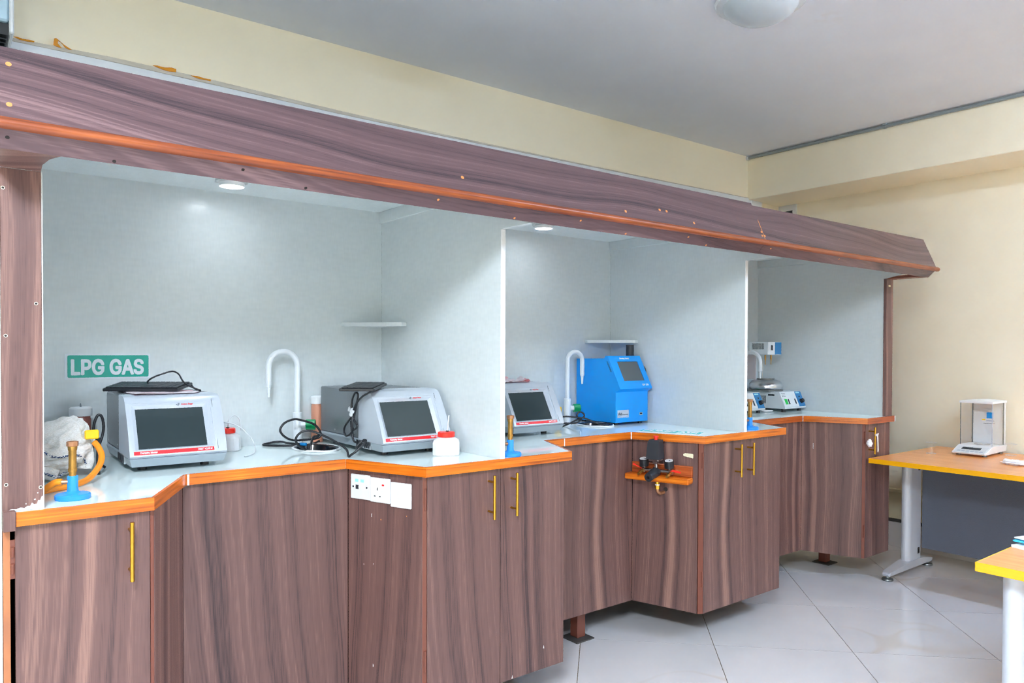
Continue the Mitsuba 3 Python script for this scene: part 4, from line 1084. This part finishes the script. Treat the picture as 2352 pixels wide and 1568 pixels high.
# ------------------------------------------------------------------ switch plates on the cabinet flank
ra, rb = np.array([1.155, YR]), np.array([1.2735, YP + 0.013])
dd = (rb - ra) / np.linalg.norm(rb - ra)
MF = frame([ra[0], ra[1], 0], [dd[0], dd[1], 0], [-dd[1], dd[0], 0])       # local x along the flank, -y out, z up
for u_, z_, w_, h_, m_ in ((0.110, 0.756, 0.0018, 0.012, 'white_satin'), (0.152, 0.746, 0.004, 0.004, 'plug_orange'), (0.265, 0.771, 0.003, 0.003, 'plug_orange'), (0.074, 0.58, 0.0016, 0.003, 'white_satin'), (0.118, 0.587, 0.0016, 0.004, 'white_satin'), (0.117, 0.232, 0.002, 0.010, 'white_satin')):
    part(cabs[0], 'paint_spot', xf(bx(u_ - w_ / 2, u_ + w_ / 2, -0.0004, 0.0004, z_ - h_ / 2, z_ + h_ / 2), MF), m_)
for x_, z_ in ((1.792, 0.22), (1.643, 0.146)):
    part(cabs[0], 'paint_spot', hull([(x_ - 0.002, YP - 0.0005, z_ - 0.005), (x_ + 0.003, YP - 0.0005, z_ - 0.006), (x_ + 0.001, YP - 0.0005, z_ + 0.008), (x_, YP + 0.0005, z_)]), 'white_satin')
part(cabs[2], 'paint_spot', xf(bx(0.0645, 0.0665, -0.0004, 0.0004, 0.752, 0.783), frame([4.085, YR, 0], [0.113, -0.310, 0], [0.310, 0.113, 0])), 'white_satin')
k = thing('wall_plate', 'white telephone and data outlet plate, leftmost of three on the cabinet flank', 'outlet')
part(k, 'plate', xf(bx(0.018, 0.107, -0.008, -0.0003, 0.808, 0.894, 0.002), MF), 'white_gloss')
for x in (0.031, 0.094):
    part(k, 'screw', xf(cyl((x, -0.0078, 0.851), (x, -0.0088, 0.851), 0.0036, 10), MF), 'slot_dark')
part(k, 'socket', xf(bx(0.043, 0.056, -0.0086, -0.007, 0.843, 0.858), MF), 'slot_dark')
part(k, 'shutter', xf(bx(0.068, 0.084, -0.0092, -0.007, 0.842, 0.858, 0.001), MF), 'white_satin')
for x in (0.040, 0.066):
    part(k, 'label_print', xf(bx(x, x + 0.015, -0.0086, -0.007, 0.868, 0.878), MF), 'light_blue_print')
k = thing('socket_outlet', 'white switched three-pin socket, middle of three plates on the cabinet flank', 'outlet')
part(k, 'plate', xf(bx(0.109, 0.198, -0.009, -0.0003, 0.805, 0.890, 0.0025), MF), 'white_gloss')
part(k, 'rocker', xf(bx(0.162, 0.176, -0.012, -0.0085, 0.846, 0.864, 0.0015), MF), 'white_satin')
part(k, 'rocker_mark', xf(bx(0.166, 0.174, -0.0122, -0.0085, 0.8655, 0.870), MF), 'red_print')
for x, z, w_, h_ in ((0.142, 0.852, 0.0035, 0.010), (0.129, 0.827, 0.006, 0.004), (0.152, 0.827, 0.006, 0.004)):
    part(k, 'pin_hole', xf(bx(x, x + w_, -0.0094, -0.008, z - h_ / 2, z + h_ / 2), MF), 'slot_dark')
k = thing('light_switch', 'white single rocker switch plate, rightmost of three on the cabinet flank', 'switch')
part(k, 'plate', xf(bx(0.200, 0.289, -0.008, -0.0003, 0.797, 0.882, 0.0025), MF), 'white_gloss')
part(k, 'rocker', xf(bx(0.236, 0.252, -0.012, -0.0075, 0.829, 0.850, 0.002), MF), 'white_satin')
part(k, 'surround', xf(minus(bx(0.232, 0.256, -0.0088, -0.0078, 0.825, 0.854), bx(0.2355, 0.2525, -0.02, 0, 0.8285, 0.8505)), MF), 'paper_grey')

# ------------------------------------------------------------------ air regulator on its wooden shelf
ra, rb = np.array([2.62, YR]), np.array([2.717, YP + 0.018])
dd = (rb - ra) / np.linalg.norm(rb - ra)
MR = frame([ra[0], ra[1], 0], [dd[0], dd[1], 0], [-dd[1], dd[0], 0])
k = thing('wooden_ledge', 'small varnished wooden ledge screwed to the cabinet flank', 'shelf')
part(k, 'back_board', xf(bx(0.005, 0.300, -0.016, -0.0004, 0.756, 0.806, 0.002), MR), 'varnished_wood_red')
part(k, 'shelf_board', xf(bx(-0.012, 0.300, -0.062, -0.0004, 0.728, 0.7555, 0.004), MR), 'varnished_wood')
k = thing('pressure_regulator', 'black and chrome air pressure regulator with two gauges on the wooden ledge', 'regulator')
U = 0.144
bodyp = hull([(U - 0.033, -0.096, 0.836), (U + 0.030, -0.096, 0.836), (U - 0.033, -0.032, 0.836), (U + 0.030, -0.032, 0.836), (U - 0.028, -0.088, 0.914), (U + 0.026, -0.088, 0.914), (U - 0.026, -0.078, 0.922), (U + 0.024, -0.078, 0.922), (U - 0.026, -0.035, 0.922), (U + 0.024, -0.035, 0.922)])
part(k, 'switch_box', xf(bodyp, MR), 'black_satin', label='black pressure switch box')
part(k, 'knob', xf(cat(cyl((U, -0.06, 0.9222), (U, -0.06, 0.933), 0.008, 14), cyl((U, -0.06, 0.933), (U, -0.06, 0.940), 0.012, 14)), MR), 'red_plastic', 30, label='red push knob')
part(k, 'flange', xf(cat(bx(U - 0.024, U + 0.024, -0.088, -0.034, 0.826, 0.8358, 0.002), bx(U - 0.011, U + 0.011, -0.070, -0.046, 0.812, 0.8258)), MR), 'chrome')
part(k, 'neck', xf(cyl((U, -0.05, 0.775), (U, -0.058, 0.8125), 0.008, 14), MR), 'chrome', 30)
part(k, 'manifold', xf(cat(cyl((U - 0.075, -0.042, 0.777), (U + 0.075, -0.042, 0.777), 0.0085, 16), *[bx(U + s - 0.009, U + s + 0.009, -0.052, -0.032, 0.766, 0.788, 0.002) for s in (-0.066, 0.066)]), MR), 'chrome', 30)
for s in (-0.062, 0.062):
    part(k, 'stem', xf(cyl((U + s, -0.044, 0.786), (U + s, -0.050, 0.798), 0.005, 10), MR), 'chrome', 30)
    g = part(k, 'gauge', xf(cyl((U + s, -0.049, 0.798), (U + s, -0.056, 0.830), 0.0215, 28), MR), 'black_plastic', 40, label='black round pressure gauge')
    part(g, 'dial', xf(cyl((U + s, -0.0558, 0.8295), (U + s, -0.0563, 0.8312), 0.0185, 28), MR), 'white_gloss', label='white dial')
    part(g, 'needle', xf(cyl((U + s, -0.0563, 0.8316), (U + s + 0.012, -0.058, 0.8312), 0.001, 6), MR), 'dark_print')
for s in (-0.068, 0.070):
    vv = part(k, 'outlet_valve', xf(cat(cyl((U + s, -0.05, 0.776), (U + s - 0.004, -0.083, 0.764), 0.0075, 14), cyl((U + s - 0.003, -0.070, 0.769), (U + s - 0.0035, -0.078, 0.766), 0.0095, 6), cyl((U + s - 0.004, -0.083, 0.764), (U + s - 0.005, -0.091, 0.761), 0.0055, 12)), MR), 'brass_old', 30, label='brass outlet cock')
    e = -0.045 if s < 0 else 0.05
    part(vv, 'lever', xf(hull([(U + s, -0.062, 0.784), (U + s, -0.056, 0.784), (U + s + e * 0.4, -0.064, 0.791 if s < 0 else 0.783), (U + s + e, -0.066, 0.800 if s < 0 else 0.779), (U + s + e, -0.054, 0.800 if s < 0 else 0.779), (U + s + e, -0.060, 0.807 if s < 0 else 0.786), (U + s + e * 0.3, -0.06, 0.792)]), MR), 'red_plastic', label='red lever')
part(k, 'regulator_knob', xf(cat(cyl((U - 0.002, -0.052, 0.774), (U - 0.008, -0.125, 0.756), 0.0225, 24, 0.0195)), MR), 'black_satin', 40, label='black fluted adjusting knob')
part(k, 'knob_hole', xf(cyl((U - 0.008, -0.1246, 0.7561), (U - 0.0081, -0.1258, 0.7558), 0.007, 14), MR), 'black_gloss')
k = thing('pipe_elbow', 'brass pipe elbow below the wooden ledge entering the cabinet', 'pipe')
part(k, 'nut', xf(cat(cyl((U, -0.04, 0.7275), (U, -0.04, 0.716), 0.010, 8), cyl((U, -0.04, 0.716), (U, -0.04, 0.710), 0.0085, 12), cyl((U, -0.04, 0.710), (U, -0.04, 0.694), 0.0125, 6)), MR), 'brass', 20)
part(k, 'seal', xf(cyl((U, -0.04, 0.7155), (U, -0.04, 0.7105), 0.0115, 14), MR), 'white_satin', 30)
part(k, 'bend', xf(tube([(U, -0.04, 0.696), (U + 0.001, -0.039, 0.684), (U + 0.006, -0.028, 0.673), (U + 0.012, -0.012, 0.672), (U + 0.016, -0.0005, 0.674)], 0.008, 12), MR), 'copper_brown', True)
part(cabs[1], 'pipe_hole', xf(cyl((U + 0.024, -0.0008, 0.688), (U + 0.024, 0.0005, 0.688), 0.010, 20), MR), 'hole_dark')
single('adhesive_label', xf(prism([(0.252, 0.858), (0.254, 0.850), (0.300, 0.842), (0.300, 0.862), (0.262, 0.864)], 0, 0.0008), MR @ frame([0, -0.0003, 0], [1, 0, 0], [0, 0, 1])), 'adhesive', 'torn cream sticker right of the air regulator', 'sticker')

# white strip of tissue tied to the rightmost handle
k = thing('tissue_strip', 'white tissue strip tied to the handle of the rightmost cabinet', 'tissue')
part(k, 'knot', hull([(4.236, 2.058, 0.858), (4.262, 2.055, 0.862), (4.270, 2.062, 0.852), (4.262, 2.062, 0.843), (4.238, 2.062, 0.846), (4.25, 2.080, 0.852)]), 'paper_white')
part(k, 'tail', hull([(4.245, 2.058, 0.85), (4.258, 2.058, 0.85), (4.252, 2.062, 0.84), (4.262, 2.056, 0.76), (4.25, 2.054, 0.752), (4.256, 2.062, 0.756)]), 'paper_white')
m = trimesh.creation.icosphere(subdivisions=3, radius=1)
v = np.array(m.vertices)
m.vertices = v * (1 + 0.9 * (meshkit.fbm(v * 2.4 + 1, 3, 5) - 0.5))[:, None] * [0.019, 0.014, 0.021] + [4.205, 2.080, 0.805]
part(k, 'ball', m, 'paper_white')


# ------------------------------------------------------------------ desks
def desk(x0, x1, y0, y1, zt, lab, legs, modesty=None):
    k = thing('desk', lab, 'desk')
    part(k, 'top', bx(x0 + 0.003, x1, y0, y1 - 0.003, zt - 0.026, zt, 0.001), 'desk_wood', label='orange wood grain top')
    part(k, 'edge_band', bx(x0, x0 + 0.0035, y0, y1, zt - 0.0265, zt + 0.0002, 0.0008), 'desk_edge', label='yellow edge band')
    part(k, 'edge_band', bx(x0 + 0.0035, x1, y1 - 0.0035, y1, zt - 0.0265, zt + 0.0002, 0.0008), 'desk_edge', label='yellow edge band')
    for (lx, ly) in legs:
        l = part(k, 'leg', prism(Polygon([(lx - 0.085, ly)] + [(lx - 0.055 + 0.034 * math.cos(t), ly + 0.030 * math.sin(t)) for t in np.linspace(math.pi * 1.45, math.pi * 0.55, 14)] + [(lx - 0.03, ly + 0.027), (lx + 0.075, ly + 0.022), (lx + 0.075, ly - 0.022), (lx - 0.03, ly - 0.027)]).buffer(0), 0.07, zt - 0.0265), 'desk_metal', 35, label='silver grey metal column')
        part(l, 'foot', hull([(lx - 0.315, ly - 0.02, 0.028), (lx - 0.315, ly + 0.02, 0.028), (lx - 0.325, ly - 0.015, 0.04), (lx - 0.325, ly + 0.015, 0.04), (lx - 0.30, ly - 0.024, 0.052), (lx - 0.30, ly + 0.024, 0.052), (lx - 0.08, ly - 0.034, 0.078), (lx - 0.08, ly + 0.034, 0.078),
                              (lx + 0.08, ly - 0.034, 0.078), (lx + 0.08, ly + 0.034, 0.078), (lx + 0.24, ly - 0.024, 0.050), (lx + 0.24, ly + 0.024, 0.050), (lx + 0.24, ly - 0.02, 0.028), (lx + 0.24, ly + 0.02, 0.028)]), 'desk_metal', 20)
        for px in (lx - 0.295, lx + 0.22):
            part(l, 'glide', lathe([(0, 0.0003), (0.030, 0.0003), (0.032, 0.005), (0.030, 0.012), (0.012, 0.016), (0.010, 0.03), (0, 0.03)], 24, px, ly), 'zinc', 30)
        for z in (0.125, zt - 0.09):
            sl = prism(sbox(-0.008, -0.012, 0.008, 0.012).buffer(0.007), 0, 0.002)
            part(l, 'cable_slot', xf(sl, frame([lx + 0.045, ly - 0.0225, z], [1, 0, 0], [0, 0, 1]) @ mv(0, 0, -0.0005)), 'black_gloss')
    if modesty:
        part(k, 'modesty_panel', bx(*modesty, 0.001), 'desk_grey', label='dark grey modesty panel')
    return k


DT = 0.72
desk(4.198, 5.10, 0.55, 2.083, DT, 'orange topped desk against the right wall carrying the balance', [(4.655, 2.045), (4.655, 0.70)], (4.735, 4.753, 0.73, 2.018, 0.135, 0.69))
desk(2.383, 3.9, -0.55, 0.868, DT, 'orange topped desk at the lower right corner with papers on it', [(2.548, 0.80), (2.548, -0.45)])

# papers on the near desk
for i, (m_, dz, rot, lab) in enumerate((('paper_white', 0.0, 0.06, 'white sheets at the bottom of the paper stack on the near desk'), ('paper_cyan', 0.011, 0.10, 'magazine with cyan cover in the paper stack on the near desk'), ('paper_grey', 0.020, 0.02, 'newspaper on top of the paper stack on the near desk'))):
    Mp = mv(2.655 + 0.012 * i, 0.865 + 0.0 * i, DT + 0.0003 + dz, -0.35 + rot)
    n = 14
    sx = 0.42
    gx, gy = np.meshgrid(np.linspace(0, sx, n), np.linspace(-0.30, 0.0, n), indexing='ij')
    lift = 0.004 + 0.016 * np.clip((gx - 0.10) / 0.32, 0, 1) * (0.3, 0.7, 1.2)[i] * np.clip(0.4 + gy / -0.3, 0, 1) + 0.003 * meshkit.noise(np.stack([gx * 20, gy * 20, gx * 0 + i], -1), 3)
    V = np.concatenate([np.stack([gx, gy, lift + 0.004], -1).reshape(-1, 3), np.stack([gx, gy, gx * 0 + (0 if i == 0 else lift)], -1).reshape(-1, 3)])
    Fc = []
    for a_ in range(n - 1):
        for b_ in range(n - 1):
            p0, p1, p2, p3 = a_ * n + b_, (a_ + 1) * n + b_, (a_ + 1) * n + b_ + 1, a_ * n + b_ + 1
            Fc += [(p0, p1, p2), (p0, p2, p3), (p0 + n * n, p2 + n * n, p1 + n * n), (p0 + n * n, p3 + n * n, p2 + n * n)]
    rim = [a_ * n for a_ in range(n)] + [(n - 1) * n + b_ for b_ in range(1, n)] + [a_ * n + n - 1 for a_ in range(n - 2, -1, -1)] + [b_ for b_ in range(n - 2, 0, -1)]
    for s_ in range(len(rim)):
        p, q = rim[s_], rim[(s_ + 1) % len(rim)]
        Fc += [(p, p + n * n, q), (q, p + n * n, q + n * n)]
    single('paper', xf(trimesh.Trimesh(V, Fc, process=False), Mp), m_, lab, 'paper')

# ------------------------------------------------------------------ balance and glassware on the desk
k = thing('analytical_balance', 'white analytical balance with glass draft shield on the desk', 'balance')
BY0, BY1 = 1.685, 1.862
base = hull([(4.745, BY0 + 0.002, DT + 0.018), (4.745, BY1 - 0.002, DT + 0.018), (4.750, BY0, DT + 0.012), (4.750, BY1, DT + 0.012), (4.865, BY0 - 0.004, DT + 0.055), (4.865, BY1 + 0.004, DT + 0.055), (5.07, BY0 - 0.004, DT + 0.052), (5.07, BY1 + 0.004, DT + 0.052),
             (5.07, BY0, DT + 0.016), (5.07, BY1, DT + 0.016), (4.835, BY0 - 0.001, DT + 0.050), (4.835, BY1 + 0.001, DT + 0.050)])
part(k, 'base', base, 'white_satin', label='white base')
a, b = np.array([4.745, DT + 0.018]), np.array([4.835, DT + 0.050])
d = (b - a) / np.linalg.norm(b - a)
MB = frame((a[0], BY1 - 0.002, a[1]), [0, -1, 0], [d[0], 0, d[1]])
Lb = float(np.linalg.norm(b - a))
kp = part(k, 'keypad', xf(bx(0.004, 0.168, 0.006, Lb - 0.004, 0.0003, 0.0016), MB), 'paper_grey', label='grey keypad')
part(kp, 'display', xf(bx(0.035, 0.135, 0.048, 0.076, 0.0017, 0.0024), MB), 'slot_dark', label='dark display')
for i in range(6):
    part(kp, 'button', xf(bx(0.02 + i * 0.024, 0.038 + i * 0.024, 0.018, 0.032, 0.0017, 0.0026), MB), 'label_silver')
for fx in (4.80, 5.04):
    for fy in (BY0 + 0.02, BY1 - 0.02):
        part(k, 'foot', cyl((fx, fy, DT + 0.0004), (fx, fy, DT + (0.026 if fx < 4.9 else 0.018)), 0.013, 14), 'zinc')
ZS0, ZS1 = DT + 0.055, DT + 0.305
part(k, 'back_wall', bx(5.045, 5.07, BY0 + 0.004, BY1 - 0.004, ZS0, ZS1 - 0.001, 0.001), 'white_gloss', label='white rear wall')
lbp = part(k, 'label', bx(5.0442, 5.045, 1.748, 1.783, 0.925, 0.962), 'label_blue', label='blue sticker')
part(k, 'print', bx(5.0443, 5.045, 1.738, 1.80, 0.893, 0.896), 'grey_print')
part(k, 'print', bx(5.0443, 5.045, 1.79, 1.808, 0.912, 0.920), 'valve_yellow')
part(k, 'print', bx(5.0443, 5.045, 1.742, 1.785, 0.908, 0.914), 'label_silver')
for (x, y, m_) in ((4.863, BY1 - 0.004, 'zinc'), (5.038, BY1 - 0.004, 'zinc'), (5.038, BY0 + 0.006, 'zinc'), (4.863, BY0 + 0.004, 'label_silver')):
    w_ = 0.0028 if x < 4.9 else 0.006
    part(k, 'corner_post', bx(x - w_ / 2, x + w_ / 2, y - w_ / 2, y + w_ / 2, ZS0, ZS1 - 0.0005), m_)


def pane(q):
    return trimesh.Trimesh(q, [[0, 1, 2], [0, 2, 3]], process=False)


for q in ([(4.863, BY0 + 0.008, ZS0), (4.863, BY1 - 0.008, ZS0), (4.863, BY1 - 0.008, ZS1 - 0.001), (4.863, BY0 + 0.008, ZS1 - 0.001)],
          [(4.868, BY0 + 0.003, ZS0), (5.033, BY0 + 0.003, ZS0), (5.033, BY0 + 0.003, ZS1 - 0.001), (4.868, BY0 + 0.003, ZS1 - 0.001)],
          [(4.868, BY1 - 0.003, ZS0), (5.033, BY1 - 0.003, ZS0), (5.033, BY1 - 0.003, ZS1 - 0.001), (4.868, BY1 - 0.003, ZS1 - 0.001)]):
    part(k, 'pane', pane(q), 'glass', label='clear glass pane')
part(k, 'top_frame', hull([(4.852, BY0 + 0.0, ZS1), (4.852, BY1, ZS1), (5.074, BY0, ZS1), (5.074, BY1, ZS1), (4.852, BY0, ZS1 + 0.012), (4.852, BY1, ZS1 + 0.012), (5.074, BY0, ZS1 + 0.012), (5.074, BY1, ZS1 + 0.012), (4.90, (BY0 + BY1) / 2, ZS1 + 0.02), (5.02, (BY0 + BY1) / 2, ZS1 + 0.02)]), 'white_satin', label='white top frame')
part(k, 'weighing_pan', cyl((4.955, 1.773, ZS0 + 0.0005), (4.955, 1.773, ZS0 + 0.006), 0.042, 28), 'chrome', 30)


def beaker(x, y, r, h, lab):
    k = thing('beaker', lab, 'beaker')
    part(k, 'wall', lathe([(0, 0.0012), (r - 0.003, 0.0012), (r, 0.004), (r, h - 0.004), (r + 0.0022, h)], 32, x, y, DT), 'glass', True, label='clear glass wall')
    t = np.linspace(0, 2 * np.pi, 33)
    part(k, 'rim', tube([(x + (r + 0.002) * math.cos(u), y + (r + 0.002) * math.sin(u), DT + h) for u in t], 0.0008, 6, False), 'paper_grey', True)
    part(k, 'foot_ring', tube([(x + (r - 0.001) * math.cos(u), y + (r - 0.001) * math.sin(u), DT + 0.0014) for u in t], 0.0009, 6, False), 'paper_grey', True)
    part(k, 'print', cat(*[xf(bx(-0.003, 0.003, -0.0002, 0.0002, z - 0.0008, z + 0.0008), mv(x - (r + 0.0006) * 0.92, y - (r + 0.0006) * 0.39, DT, 1.97 + math.pi / 2 + 0.0)) for z in (0.018, 0.026, 0.034, 0.042)], xf(bx(-0.007, 0.005, -0.0002, 0.0002, 0.050, 0.056), mv(x - (r + 0.0006) * 0.92, y - (r + 0.0006) * 0.39, DT, 1.97 + math.pi / 2))), 'white_print')


beaker(4.70, 1.955, 0.0265, 0.066, 'empty glass beaker standing alone on the desk left of the balance')
beaker(4.985, 1.632, 0.0285, 0.068, 'glass beaker close behind the right side of the balance')
m = trimesh.creation.icosphere(subdivisions=4, radius=1)
v = np.array(m.vertices)
r_ = 1 + 0.8 * (np.abs(2 * meshkit.fbm(v * 1.6 + 3, 3, 7) - 1) - 0.4)
v = v * r_[:, None] * [0.055, 0.070, 0.020]
v[:, 2] = np.maximum(v[:, 2], -0.010)
m.vertices = v + [4.60, 1.485, DT + 0.0105]
single('tissue', m, 'paper_white', 'crumpled white tissue on the desk in front of the balance', 'tissue')

# repeats of one kind carry a common group
GROUPS = {'density_meter': 'density meters on the worktop', 'gas_burner': 'gas burners along the worktop', 'faucet': 'gooseneck faucets of the bays', 'corner_shelf': 'corner shelves of the bays', 'spot_lamp': 'spot lamps of the bays',
          'base_cabinet': 'walnut base cabinets below the worktop', 'keyboard': 'keyboards on the density meters', 'beaker': 'glass beakers on the desk', 'drip_cup': 'drip cups in the worktop', 'desk': 'orange topped desks',
          'tape_scrap': 'orange tape scraps on the filler', 'paper': 'papers on the near desk', 'flash_point_tester': 'flash point testers in the right bay', 'wash_bottle': 'white bottles with red caps', 'plastic_bag': 'plastic bags on the density meters', 'jar': 'jars behind the instruments'}
for key in labels:
    base = key[:-4] if key[-4:-3] == '_' and key[-3:].isdigit() else key
    if '__' not in key and base in GROUPS:
        labels[key]['group'] = GROUPS[base]
